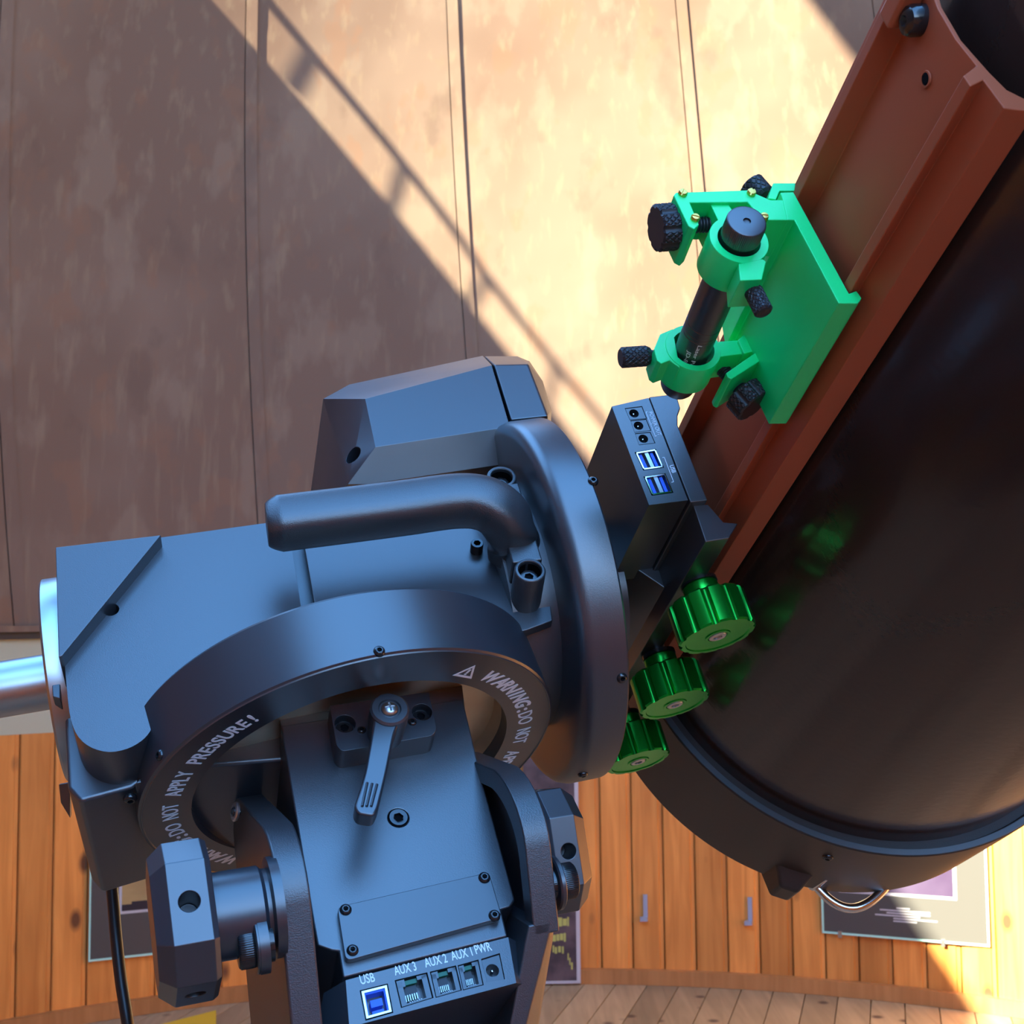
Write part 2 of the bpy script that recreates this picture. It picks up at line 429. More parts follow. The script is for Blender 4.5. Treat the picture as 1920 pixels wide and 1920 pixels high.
# ------------------------------------------------------------------ THE ROOM
def ring_shell(name, zs, rf, m, kind='structure', hole_fn=None, n=96, cap=False):
    vs, fs = [], []
    for z in zs:
        for i in range(n): vs.append(cylp(2 * pi * i / n, rf(z), z))
    for k in range(len(zs) - 1):
        for i in range(n):
            j = (i + 1) % n; fs.append((k * n + i, k * n + j, (k + 1) * n + j, (k + 1) * n + i))
    if cap:
        c0 = len(vs); vs.append(V((CEN.x, CEN.y, zs[-1] + .12))); b0 = (len(zs) - 1) * n
        # inner rings for the cap
        prev = [b0 + i for i in range(n)]
        for f_ in (.66, .33):
            cur = []
            for i in range(n): cur.append(len(vs)); vs.append(cylp(2 * pi * i / n, rf(zs[-1]) * f_, zs[-1] + .12 * (1 - f_)))
            for i in range(n):
                j = (i + 1) % n; fs.append((prev[i], prev[j], cur[j], cur[i]))
            prev = cur
        for i in range(n): fs.append((prev[i], prev[(i + 1) % n], c0))
    me = bpy.data.meshes.new(name); me.from_pydata(vs, [], fs)
    bm = bmesh.new(); bm.from_mesh(me)
    if hole_fn: hole_fn(bm)
    for f in bm.faces: f.smooth = True
    bm.normal_update(); bm.to_mesh(me); bm.free(); me.materials.append(m)
    o = bpy.data.objects.new(name, me); col.objects.link(o); LOC[o.name] = V((0, 0, 0))
    md = o.modifiers.new('thick', 'SOLIDIFY'); md.thickness = .02; md.offset = 1
    return tag(o, kind=kind)

SLIT_LO, SLIT_HI = -1.765, 0.0
def cut_light_openings(bm):
    def bis(co, no): bmesh.ops.bisect_plane(bm, geom=bm.verts[:] + bm.edges[:] + bm.faces[:], plane_co=co, plane_no=no, dist=1e-6)
    bis(PA, SN); bis(PA + SN * SLIT_LO, SN); bis(V((0, .35, 0)), V((0, 1, 0))); bis(V((-.2, 0, 0)), V((1, 0, 0))); bis(V((0, 0, 1.75)), V((0, 0, 1))); bis(V((0, .0, 0)), V((0, 1, 0))); bis(V((0, 4.4, 0)), V((0, 1, 0)))
    bis(V((-.8, 0, 0)), V((1, 0, 0))); bis(V((1.8, 0, 0)), V((1, 0, 0))); bis(V((-.8, 0, 0)), V((1, 0, 0))); bis(V((0, 0, 2.9)), V((0, 0, 1))); bis(V((0, .85, 0)), V((0, 1, 0)))
    kill = []
    for f in bm.faces:
        c = f.calc_center_median(); off = (c - PA).dot(SN)
        a1 = SLIT_LO < off < SLIT_HI and .35 < c.y < 4.4 and c.x < .5 and c.z > 1.6
        a2 = -.8 < c.x < 1.8 and c.y < .85 and c.z > 2.9  # added unseen opening overhead, shaped for the sky sheen on the mount
        a3 = -.2 < c.x < 1.8 and c.y < 0 and c.z > 1.75  # added unseen opening behind the camera, lets low sky light reach the mount
        if a1 or a2 or a3: kill.append(f)
    bmesh.ops.delete(bm, geom=kill, context='FACES')
zs = [ZC + 4.2 * k / 26 for k in range(27)]
dome = ring_shell('ceiling', zs, lambda z: rad(z) + .03, m_dome, hole_fn=cut_light_openings, cap=True)
wall = ring_shell('wall_back', [-.05, .5, .95, 1.1, 1.3, ZC], lambda z: R + .03, m_plank)

# dome panels with overlapping seams
seams = [((-860, 0), (-840, 1120)), ((-430, 0), (-420, 1120)), ((2, 0), (22, 1120)), ((462, 0), (492, 1100)), ((838, 0), (893, 900)), ((1268, 0), (1338, 800)), ((1638, 0), (1725, 800)), ((2010, 0), (2110, 800)), ((2390, 0), (2500, 800))]
def seam_fn(s):
    p, q = W(*s[0]), W(*s[1]); a0, a1 = azi(p), azi(q)
    return lambda z: a1 + (a0 - a1) * (z - q.z) / (p.z - q.z)
sf = [seam_fn(s) for s in seams]
ZLO, ZHI = 1.475, 3.93
def patch(name, f0, f1, d0, d1, thick, parent, m, nu=6, nv=14, z0=ZLO, z1=ZHI, lift=None):
    vs, fs = [], []
    for side in (0, 1):
        for k in range(nv + 1):
            z = z0 + (z1 - z0) * k / nv
            for i in range(nu + 1):
                t = i / nu; phi = f0(z) + (f1(z) - f0(z)) * t
                r = rad(z) - (d0 + (d1 - d0) * t) + (thick if side else 0)
                vs.append(cylp(phi, r, z))
    S = (nv + 1) * (nu + 1)
    def ix(s, k, i): return s * S + k * (nu + 1) + i
    for k in range(nv):
        for i in range(nu):
            fs.append((ix(0, k, i), ix(0, k, i + 1), ix(0, k + 1, i + 1), ix(0, k + 1, i)))
            fs.append((ix(1, k, i), ix(1, k + 1, i), ix(1, k + 1, i + 1), ix(1, k, i + 1)))
        fs.append((ix(0, k, 0), ix(0, k + 1, 0), ix(1, k + 1, 0), ix(1, k, 0)))
        fs.append((ix(0, k, nu), ix(1, k, nu), ix(1, k + 1, nu), ix(0, k + 1, nu)))
    for i in range(nu):
        fs.append((ix(0, 0, i), ix(1, 0, i), ix(1, 0, i + 1), ix(0, 0, i + 1)))
        fs.append((ix(0, nv, i), ix(0, nv, i + 1), ix(1, nv, i + 1), ix(1, nv, i)))
    return make(name, vs, fs, m, parent)
for k in range(len(sf) - 1):
    patch('metal_panel', (lambda z, f=sf[k]: f(z) + .0005), (lambda z, f=sf[k + 1]: f(z) - .002), .002, .012, .004, dome, m_dome)
for f in sf:
    patch('seam_strip', (lambda z, f=f: f(z) - .0006), (lambda z, f=f: f(z) + .0145), .0125, .0150, .007, dome, m_dome, nu=3)
# cream band, dark strip painted as the shaded gap, and lip under the dome
def band(name, z0, z1, r0, r1, m, parent=None, a0=-1.2, a1=1.2, n=48, kind=None):
    vs, fs = [], []
    for i in range(n + 1):
        ph = a0 + (a1 - a0) * i / n
        vs += [cylp(ph, r0, z0), cylp(ph, r1, z0), cylp(ph, r1, z1), cylp(ph, r0, z1)]
    for i in range(n):
        b = i * 4
        for j in range(4): q = (j + 1) % 4; fs.append((b + j, b + q, b + 4 + q, b + 4 + j))
    fs += [(0, 1, 2, 3), (n * 4, n * 4 + 3, n * 4 + 2, n * 4 + 1)]
    o = make(name, vs, fs, m, parent)
    return tag(o, kind=kind) if kind else o
band('trim_1', 1.075, 1.425, R - .012, R + .01, m_cream, kind='structure')
band('trim_2', 1.425, 1.452, R - .03, R + .01, m_darkm, kind='structure')  # dark strip in place of the shaded gap
band('trim_3', 1.452, 1.475, R - .05, R + .01, m_dome, kind='structure')
# wall planks
dphi = .1285 / R
phi0 = azi(W(1188, 1700)) - dphi * 0.02
i0 = int((-1.25 - phi0) / dphi); i1 = int((1.25 - phi0) / dphi)
for i in range(i0, i1):
    pa, pb = phi0 + i * dphi, phi0 + (i + 1) * dphi - .0014
    j = random.uniform(-.0012, .0012); vs = []
    for z in (.03, 1.075):
        vs += [cylp(pa, R - .014 + j, z), cylp(pa + .0012, R - .018 + j, z), cylp(pb - .005, R - .018 + j, z), cylp(pb - .0042, R - .013 + j, z), cylp(pb, R - .013 + j, z), cylp(pb, R + .005, z), cylp(pa, R + .005, z)]
    n = 7; fs = [tuple(range(n)), tuple(range(2 * n - 1, n - 1, -1))] + [(k, (k + 1) % n, n + (k + 1) % n, n + k) for k in range(n)]
    mid = cylp((pa + pb) / 2, R, .5)
    make('plank', vs, fs, m_plank, wall, smooth=False)
bb = band('baseboard_back', .0, .058, R - .045, R - .012, m_base, a0=azi(W(1088, 1800)), a1=1.25, kind='structure')
bb2 = band('baseboard_left', .0, .058, R - .045, R - .012, m_base, a0=-1.25, a1=azi(W(1000, 1800)), kind='structure')
# floor
fl = make('floor', [V((-3.4, -1.2, -.03)), V((3.6, -1.2, -.03)), V((3.6, 5.8, -.03)), V((-3.4, 5.8, -.03)), V((-3.4, -1.2, -.08)), V((3.6, -1.2, -.08)), V((3.6, 5.8, -.08)), V((-3.4, 5.8, -.08))],
          [(0, 1, 2, 3), (7, 6, 5, 4), (0, 4, 5, 1), (1, 5, 6, 2), (2, 6, 7, 3), (3, 7, 4, 0)], m_floor, smooth=False)
tag(fl, kind='structure')
fdir = V((wdir(1665, 1156).x, wdir(1665, 1156).y, 0)).normalized(); fside = V((fdir.y, -fdir.x, 0))
fc = V((0, 4.8, 0)); bw = .125
for i in range(-26, 27):
    c = fc + fside * (i * bw)
    # clip the board length by the round wall
    oc = c - V((CEN.x, CEN.y, 0)); bq = oc.dot(fdir); cq = oc.dot(oc) - (R + .0) ** 2; D = bq * bq - cq
    if D <= .01: continue
    t0, t1 = -bq - sqrt(D), -bq + sqrt(D)
    if i < -13 or i > 19: t0 = max(t0, t1 - 1.2)
    h = bw / 2 - .002
    for (ta, tb) in ((t0, t1),):
        pts = [c + fdir * ta - fside * h, c + fdir * ta + fside * h, c + fdir * tb + fside * h, c + fdir * tb - fside * h]
        vs = [p + V((0, 0, -.001)) for p in pts] + [p + V((0, 0, -.028)) for p in pts]
        make('floor_board', vs, [(0, 1, 2, 3), (7, 6, 5, 4), (0, 4, 5, 1), (1, 5, 6, 2), (2, 6, 7, 3), (3, 7, 4, 0)], m_floor, fl, smooth=False)

# rail with rungs along the shutter edge (outside the view; its shadow falls on the dome)
def back_hit(p):
    t = .05; d = -SUN_DIR
    while t < 12:
        q = p + d * t
        if not (q.z < ZT and hypot(q.x - CEN.x, q.y - CEN.y) < rad(q.z)): break
        t += .02
    return p + d * (t - .06)
rail_px = [(440, -70), (501, 0), (590, 107), (675, 208), (761, 313), (868, 452), (917, 524), (1043, 685), (1141, 802), (1260, 960), (1400, 1150)]
rp = [back_hit(W(*q)) for q in rail_px]
rl = sweep('shutter_rail', spline(rp, 6), .016, .016, m_darkm, dome, up=V((0, 0, 1)), seg=10, world_space=True)
for q0, q1 in (((592, 110), (560, 166)), ((764, 318), (742, 396)), ((915, 520), (885, 578)), ((1045, 687), (1030, 762))):
    a_, b_ = back_hit(W(*q0)), back_hit(W(*q1))
    mid_ = (a_ + b_) / 2
    sweep('rail_rung', [a_, mid_, b_ + (b_ - a_) * .1], .014, .014, m_darkm, dome, seg=8, world_space=True)

# ------------------------------------------------------------------ pictures and hooks on the wood wall
def wallboard(name, bl, br, h, th, m, parent, off=.03, z_off=0):
    a_, b_ = W(*bl), W(*br); x = (b_ - a_); x.z = 0; x.normalize(); nrm_ = V((x.y, -x.x, 0))
    if nrm_.y > 0: nrm_ = -nrm_
    a_ = a_ + nrm_ * off; b_ = b_ + nrm_ * off
    pts = [a_, b_, b_ + V((0, 0, h)), a_ + V((0, 0, h))]
    vs = pts + [p - nrm_ * th for p in pts]
    return (a_, (b_ - a_), nrm_, h), vs
def wb(name, fr, u0, u1, v0, v1, d0, d1, m, parent):
    a_, x, nn, h = fr; up = V((0, 0, 1)) * h
    pts = [a_ + x * u0 + up * v0, a_ + x * u1 + up * v0, a_ + x * u1 + up * v1, a_ + x * u0 + up * v1]
    vs = [p + nn * d1 for p in pts] + [p + nn * d0 for p in pts]
    return make(name, vs, [(0, 1, 2, 3), (7, 6, 5, 4), (0, 4, 5, 1), (1, 5, 6, 2), (2, 6, 7, 3), (3, 7, 4, 0)], m, parent, smooth=False)
def picture(label, bl, br, h, img, cat='picture', m_img=m_picture):
    fr, _ = wallboard('', bl, br, h, .004, m_paper, None)
    t = thing('framed_picture', label, cat, fr[0], 'framed pictures on the wood wall')
    wb('backing_board', fr, 0, 1, 0, 1, -.006, 0, m_paper, t)
    e0, e1 = .012, .988
    for (u0, u1, v0, v1) in ((0, 1, 0, .012), (0, 1, .988, 1), (0, e0, .012, .988), (e1, 1, .012, .988)):
        wb('glass_edge', fr, u0, u1, v0, v1, 0, .003, m_frost, t)
    u0, u1, v0, v1 = img
    wb('border', fr, u0 - .02, u1 + .02, v0 - .02 * .9, v1 + .02, 0, .0008, m_pink, t)
    wb('image', fr, u0, u1, v0, v1, .0008, .0014, m_img, t)
    return t, fr
pic, fr = picture('glass clip framed picture with grey board under the telescope tube', (1545, 1746), (1858, 1772), .62, (.13, .80, .28, .92))
for k, (u0, u1) in enumerate(((.46, .54), (.36, .66), (.40, .66), (.33, .60), (.44, .70), (.44, .58))):
    n = int((u1 - u0) / .022)
    for j in range(0, n):
        if (j * 7 + k * 3) % 5 == 0: continue
    wb('caption_line', fr, u0, u1, .185 - k * .016, .193 - k * .016, 0, .0006, m_pink, pic)
for u in (.10, .72): wb('clip', fr, u, u + .022, -.02, .02, 0, .006, m_steel, pic)
pic2, fr2 = picture('glass clip framed sunset picture behind the hanging black cable', (163, 1800), (420, 1772), .60, (.23, .85, .29, .9), m_img=m_sunset)
wb('silhouette', fr2, .23, .85, .29, .33, .0014, .002, m_sil, pic2)
wb('silhouette', fr2, .30, .55, .33, .345, .0014, .002, m_sil, pic2)
fr3, _ = wallboard('', (985, 1838), (1088, 1836), .92, .01, None, None, off=.06)
pos = thing('poster', 'dark poster with yellow handwriting standing behind the right fork', 'poster', fr3[0])
wb('panel', fr3, 0, .93, 0.01, 1, -.005, 0, m_poster, pos)
wb('border', fr3, .93, 1, 0, 1, -.005, .001, m_pink, pos)
wb('border', fr3, 0, .93, 0, .012, -.005, .001, m_pink, pos)
wb('white_patch', fr3, .1, .93, .585, .605, 0, .001, m_pink, pos)
for k, (u0, u1) in enumerate(((.44, .80), (.40, .92), (.44, .80), (.42, .74))):
    seed = random.Random(k)
    u = u0
    while u < u1:
        w_ = seed.uniform(.05, .09); wb('letter', fr3, u, min(u + w_, u1), .385 - k * .068 + seed.uniform(-.006, .006), .418 - k * .068 + seed.uniform(-.004, .008), 0, .0012, m_ytext, pos); u += w_ + .010
for (u, v, w_, h_) in ((.50, .135, .03, .03), (.54, .13, .04, .028), (.60, .135, .05, .026), (.67, .13, .03, .03), (.77, .10, .02, .03), (.80, .08, .02, .03), (.83, .06, .03, .03)):
    wb('letter', fr3, u, u + w_, v, v + h_, 0, .0012, m_ytext, pos)
for (x, y0, y1, lab) in ((1211, 1675, 1720, 'grey metal hook on the planks nearer the poster'), (1408, 1680, 1727, 'grey metal hook on the planks nearer the telescope cell')):
    p = W(x, y1); fr, _ = wallboard('', (x - 5, y1), (x + 5, y1), (W(x, y0) - p).length, .005, None, None, off=.022)
    hk = thing('wall_hook', lab, 'hook', fr[0], 'metal hooks on the wood wall')
    wb('plate', fr, .1, .9, 0, 1, 0, .006, m_hook, hk)
    wb('lip', fr, -.5, .9, -.06, .08, .0, .03, m_hook, hk)
ym = thing('floor_mat', 'yellow mat lying on the floor behind the left fork', 'mat', V((-1.36, 4.95, 0)))
fpt = lambda x, y: (lambda d: CAM + d * (-CAM.z / d.z))(wdir(x, y))
q = [fpt(300, 1925), fpt(405, 1898), fpt(405, 2050), fpt(300, 2050)]
vs = [p + V((0, 0, .008)) for p in q] + [p + V((0, 0, -.0005)) for p in q]
make('mat_sheet', vs, [(0, 1, 2, 3), (7, 6, 5, 4), (0, 4, 5, 1), (1, 5, 6, 2), (2, 6, 7, 3), (3, 7, 4, 0)], m_yellow, ym, smooth=False)

# ------------------------------------------------------------------ TELESCOPE MOUNT
base_w = wp(CR); base_w.z = 0
mt = thing('telescope_mount', 'large black equatorial telescope mount with green clamp knobs and carrying handle', 'telescope mount', base_w)

# --- polar ring with the warning lettering
AR = nz((-.3278, .7616, .5590)); CC = ray(664.3, 1447.9) * .86
ring = lathe('polar_ring', CC, AR, [(0, .1040), (0, .1346), (.0012, .1361), (.044, .1361), (.046, .1346), (.046, .1040)], m_smooth, mt, 128, closed=True)
lathe('ring_edge', CC, AR, [(.0, .1336), (-.0006, .1340), (-.0006, .1345), (.0002, .1349)], m_black, ring, 128, closed=True)
bear = lathe('bearing_face', CC, AR, [(.020, .0), (.020, .1020), (.010, .1038), (.03, .1038), (.03, 0)], m_bear, mt, 96)
def ring_angle(x, y):
    p = on((CC, AR), x, y) - CC; return atan2(p.dot(RV_), p.dot(RU_))
RU_, RV_, _ = basis(AR, E)
cw = 1 if (ring_angle(985, 1400) - ring_angle(930, 1300)) % (2 * pi) < pi else -1
RT0, CAPH = .1122, .0098
a0 = ring_angle(903, 1272)
def rel(x, y, half=0): return ((ring_angle(x, y) - a0) * cw - half * pi) % (2 * pi)
words = [('WARNING', .0, .535, .036, .28), (':', .55, .578, .03, 0), ('DO', .602, .738, .008, 0), ('NOT', .80, .966, .008, 0), ('APPLY', 1.05, 1.302, .016, 0), ('PRESSURE', 1.372, 1.780, .016, 0), ('!', 1.805, 1.825, .025, 0)]
ls = []
for wi, (w, s0, s1, bold, shear) in enumerate(words):
    pos = 0; L = []
    for ch in w:
        vs, fs = text_mesh(ch, bold, shear, 1); x0 = min(v.x for v in vs); x1 = max(v.x for v in vs)
        L.append((vs, fs, pos, x0)); pos += x1 - x0 + (.075 if not shear else (-.17 if ch == 'W' else (-.09 if ch == 'A' else -.02)))
    k = (s1 - s0) / (pos - (.07 if not shear else -.02))
    for vs, fs, p0, x0 in L: ls.append((vs, fs, s0 + p0 * k, k, x0, wi))
for rep in (0, 1):
    for wi in range(len(words)):
        geo = []
        for vs, fs, p0, kx, x0, w_ in ls:
            if w_ != wi: continue
            ov = []
            for v in vs:
                th = a0 + rep * pi + cw * (p0 + (v.x - x0) * kx)
                r = RT0 + v.y / .69 * CAPH
                ov.append(CC + RU_ * r * cos(th) + RV_ * r * sin(th) - AR * (.0002 if v.z > 0 else .00003))
            geo.append((ov, fs))
        vs, fs = join_geo(geo)
        make('warning_lettering', [wp(v) for v in vs], fs, m_white, ring, smooth=False)
    # warning triangle with exclamation mark
    tb = a0 + rep * pi - cw * .135
    def rp_(u, v): th = tb + cw * u / .118; r = .1108 + v; return CC + RU_ * r * cos(th) + RV_ * r * sin(th) - AR * .0002
    tri = [(-.0085, 0), (.0085, 0), (0, .0125)]; tin = [(-.0055, .0016), (.0055, .0016), (0, .0098)]
    geo = []
    for k in range(3):
        j = (k + 1) % 3
        geo.append(prism_geo([rp_(*tri[k]), rp_(*tri[j]), rp_(*tin[j]), rp_(*tin[k])], AR * .00017))
    geo.append(prism_geo([rp_(-.0008, .004), rp_(.0008, .004), rp_(.0008, .0078), rp_(-.0008, .0078)], AR * .00017))
    geo.append(prism_geo([rp_(-.0008, .0022), rp_(.0008, .0022), rp_(.0008, .0034), rp_(-.0008, .0034)], AR * .00017))
    vs, fs = join_geo(geo); make('warning_triangle', [wp(v) for v in vs], fs, m_white, ring, smooth=False)
for (x, y) in ((711, 1221), (300, 1416)):
    p, nn = cylhit(x, y, CC, AR, .1361); socket_screw('rim_screw', p, nn, .0034, m_gloss, mt)

# --- polar housing (lid, lever, cover plate, ports)
HP = .060
lid = [(527, 1360), (868, 1310), (900, 1445), (966, 1687), (957, 1700), (940, 1705), (952, 1755), (643, 1833), (635, 1783), (623, 1782), (595, 1772), (587, 1730), (552, 1515), (533, 1400)]
housing = ext('polar_housing', onl(NP(HP), lid), -N * .105, m_black, mt, .0012)
hull('housing_neck', onl(NP(HP - .0012), [(524, 1352), (520, 1300), (862, 1245), (869, 1312), (872, 1330), (530, 1378)]) + onl(NP(-.03), [(560, 1480), (600, 1330), (840, 1290), (850, 1450)]), m_black, mt, .0008)
hb = NP(HP + .018)
blk = rounded(onl(hb, [(618, 1323), (804, 1297), (819, 1366), (812, 1379), (641, 1409), (631, 1398)]), [.0008, .0008, .004, .003, .004, .003])
block = ext('lever_block', blk, -N * .0185, m_smooth, mt, .0006)
cbs = [((647, 1357), 20), ((791, 1335), 19)]
cut(block, [hole(on(hb, x, y), N, px(hb, x, y, r), -.007, .004) for (x, y), r in cbs])
for (x, y), r in cbs: socket_screw('cap_screw', on(hb, x, y) - N * .0045, N, px(hb, x, y, r * .80), m_gloss, mt, dome=False)
for (x, y) in ((678, 1369), (773, 1354)): socket_screw('grub_screw', on(hb, x, y), N, px(hb, x, y, 8.5), m_gloss, mt)
HL = HP + .043
hubc = on(NP(HL), 731, 1328); rh = px(NP(HL), 731, 1328, 37)
lever = thing('x', None, None, wp(hubc)) if False else None
lv = lathe('clamp_lever', hubc, N, [(-.027, 0), (-.027, rh * .92), (-.012, rh), (-.0012, rh), (0, rh - .0012), (0, .0068), (-.0012, .0062), (-.0012, 0)], m_smooth, mt, 48)
tl = NP(HL - .002)
arm_pts = rounded(onl(tl, [(703, 1338), (752, 1348), (740, 1372), (724, 1455), (709, 1515), (701, 1530), (671, 1525), (664, 1512), (683, 1455)]), [0, 0, .01, .01, .004, .003, .003, .004, .01])
ext('lever_arm', arm_pts, -N * .0125, m_smooth, lv, .0016, 3)
for k in range(3):
    f0 = k * 9.2
    a_, b_ = on(tl, 688 + f0 + .5, 1468 + 1.5 * k), on(tl, 679 + f0 * .92, 1512)
    sweep('grip_rib', [a_ - N * .0002, a_ + N * .0002, b_ + N * .0002, b_ - N * .0003], .0008, .0009, m_smooth, lv, up=N, seg=8)
ph = lathe('cross_screw', hubc - N * .0012, N, [(-.002, .0052), (0, .0052), (.0012, .0048), (.0026, .0034), (.0032, .0015), (.0033, 0)], m_steel, lv, 32)
u_, v_, _ = basis(N, B)
cut(ph, [prism_geo([hubc + (u_ * sx * l + v_ * sy * w_) + N * .0012 for sx, sy in ((-1, -1), (1, -1), (1, 1), (-1, 1))], N * .004) for l, w_ in ((.0030, .0006), (.0006, .0030))])
p = on(NP(HP), 747, 1533); cut(housing, [hole(p, N, px(NP(HP), 747, 1533, 18.5), -.006, .003)])
socket_screw('countersunk_screw', p + N * .0003, N, px(NP(HP), 747, 1533, 18), m_gloss, mt, dome=False)
lathe('screw_recess', p, N, [(.0001, px(NP(HP), 747, 1533, 17)), (.0007, px(NP(HP), 747, 1533, 18)), (.0001, px(NP(HP), 747, 1533, 20))], m_dark, mt, 32, closed=True)
# cover plate
hc = NP(HP + .0045)
cov = rounded(onl(hc, [(632, 1700), (917, 1635), (942, 1720), (648, 1802)]), .004)
ext('cover_plate', cov, -N * .0046, m_smooth, mt, .0005)
for (x, y) in ((648, 1706), (908, 1646), (927, 1717), (661, 1782)): socket_screw('cover_screw', on(hc, x, y), N, px(hc, x, y, 11.5), m_gloss, mt)
# port box
hp = NP(HP - .001); hq = NP(HP - .011); hz = NP(-.04)
pbp = onl(hp, [(648, 1838), (953, 1757), (968, 1843), (655, 1926)]) + onl(hq, [(978, 1770), (989, 1846)]) + onl(NP(HP - .014), [(607, 1862)]) + [on(hp, 655, 1926) - N * .03 - B * .018] + onl(NP(.02), [(655, 1838), (950, 1758)]) + [q_ - N * .06 for q_ in onl(hp, [(648, 1838), (953, 1757), (968, 1843), (655, 1926)])]
pbox = hull('port_box', pbp, m_black, mt, .0008)
ports = {'usb': [(674.5, 1857), (727, 1844), (737.5, 1899), (685, 1914)], 'a3': [(740, 1838), (801, 1823), (813, 1871), (752, 1890)], 'a2': [(806, 1822), (855, 1810), (866, 1857), (817, 1871)],
         'a1': [(858, 1810), (897, 1799), (907, 1847), (868, 1857)], 'pw': [(902, 1798), (937, 1787), (947, 1836), (913, 1842)]}
cut(pbox, [prism_geo([q_ + N * .002 for q_ in onl(hp, v)], -N * .009) for v in ports.values()])
def quad(pl, cs, u, v):     # bilinear point in a port quad
    a_, b_, c_, d_ = onl(pl, cs); return (a_ * (1 - u) + b_ * u) * (1 - v) + (d_ * (1 - u) + c_ * u) * v
def qbox(name, pl, cs, u0, u1, v0, v1, z0, z1, m, parent, nn=N, bevel=0):
    pts = [quad(pl, cs, u, v) + nn * z1 for u, v in ((u0, v0), (u1, v0), (u1, v1), (u0, v1))]
    return ext(name, pts, nn * (z0 - z1), m, parent, bevel)
def jack(cs):
    j = qbox('network_jack', hp, cs, .04, .96, .04, .96, -.0088, -.0075, m_dark, pbox)
    for (u0, u1, v0, v1) in ((.04, .20, .12, .96), (.80, .96, .04, .96), (.2, .8, .90, .96), (.04, .28, .04, .30), (.66, .96, .04, .18)):
        qbox('jack_shell', hp, cs, u0, u1, v0, v1, -.0075, -.0004, m_smooth, pbox)
    qbox('green_key', hp, cs, .30, .66, .06, .22, -.0074, -.002, m_cgreen, pbox)
    qbox('contact_block', hp, cs, .2, .62, .24, .62, -.0075, -.0035, m_rubber, pbox)
    geo = [prism_geo([quad(hp, cs, .22 + .07 * k + du, v) - N * .003 for du, v in ((0, .55), (.03, .55), (.03, .78), (0, .78))], -N * .004) for k in range(6)]
    geo += [prism_geo([quad(hp, cs, .30 + .07 * k + du, v) - N * .0012 for du, v in ((0, .86), (.03, .86), (.03, .95), (0, .95))], -N * .002) for k in range(6)]
    vs, fs = join_geo(geo); tag(make('contact_pins', [wp(v) for v in vs], fs, m_steel, pbox, smooth=False), kind='stuff')
for k in ('a3', 'a2', 'a1'): jack(ports[k])
cs = ports['usb']
qbox('usb_socket', hp, cs, .05, .95, .05, .95, -.0088, -.0078, m_blue, pbox)
for (u0, u1, v0, v1) in ((.05, .95, .05, .12), (.05, .95, .88, .95), (.05, .13, .12, .88), (.87, .95, .12, .88)): qbox('usb_shell', hp, cs, u0, u1, v0, v1, -.0078, .0002, m_chrome, pbox)
for (u0, u1, v0, v1) in ((.13, .87, .12, .17), (.13, .18, .17, .88), (.82, .87, .17, .88)): qbox('usb_liner', hp, cs, u0, u1, v0, v1, -.0078, -.0012, m_blue, pbox)
qbox('usb_tongue', hp, cs, .30, .72, .38, .62, -.0078, -.0015, m_blue, pbox); qbox('usb_tongue', hp, cs, .30, .72, .74, .86, -.0078, -.0015, m_blue, pbox)
cs = ports['pw']
pj = qbox('power_socket', hp, cs, .03, .97, .03, .97, -.0088, -.0010, m_smooth, pbox)
c0 = on(hp, 924, 1818); cut(pj, [hole(c0, N, px(hp, 924, 1818, 12.6), -.007, .003)])
lathe('centre_pin', c0, N, [(-.0088, 0), (-.0088, .0009), (-.0025, .0009), (-.0015, .0005), (-.0013, 0)], m_chrome, pbox, 16)
for s, a_, b_ in (('USB', (677, 1846), (704, 1840)), ('AUX 3', (741, 1829), (782, 1819)), ('AUX 2', (798, 1814), (840, 1804)), ('AUX 1', (848, 1801), (887, 1791.5)), ('PWR', (893, 1789), (923, 1781.5))):
    put_text('port_lettering', s, hp, a_, b_, px(hp, 800, 1820, 17.5), m_white, pbox, bold=.012)

# --- altitude forks, knobs and bolts
Q = orth((0, .997, .078), B); CD = B.cross(Q); CD = CD if CD.z > 0 else -CD
FP = P(586, 1780, .70)
lp = (FP - B * .0165, B)
def fork(name, front, back, wd, bottom=.40):
    pts = front + back
    return ext(name, pts, B * wd, m_tex, mt, .0015, 3)
def loc2(o, pts): return [o + CD * c + Q * q for c, q in pts]
def arch(o, r, depth, top, low):
    """fork outline: o = front edge point, depth along CD, arch top at height top"""
    pts = [(0, low), (0, top - depth / 2)]
    for k in range(1, 12):
        th = pi - pi * k / 12; pts.append((depth / 2 + depth / 2 * cos(th), top - depth / 2 + r * sin(th)))
    pts += [(depth, top - depth / 2), (depth, low)]
    return loc2(o, pts)
fl0 = on(lp, 526, 1780)

def arch(o, c0, c1, top, low, rx=.05, ry=.036):
    pts = [(c0, low), (c0, top - ry)]
    for k in range(1, 8): th = pi / 2 * k / 8; pts.append((c0 + rx - rx * cos(th), top - ry + ry * sin(th)))
    for k in range(0, 8): th = pi / 2 * k / 8; pts.append((c1 - rx + rx * sin(th), top - ry + ry * cos(th)))
    pts += [(c1, top - ry), (c1, low)]
    return loc2(o, pts)
lf = ext('altitude_fork', arch(fl0, -.012, .19, .060, -.16), B * .0165, m_tex, mt, .0016, 3)
rp_pl = (FP + B * .121, B)
fr0 = on(rp_pl, 991, 1750)
rf = ext('altitude_fork', arch(fr0, -.010, .17, .088, .0005, .056, .04), B * .0150, m_tex, mt, .0010, 3)
cut(rf, [prism_geo([q_ - B * .003 for q_ in arch(fr0, .004, .15, .076, -.03)], B * .009)])
fo = fr0 + B * .0150
fpl_, bpl_ = (fr0 - CD * .010, CD), (fr0 + CD * .035, CD)
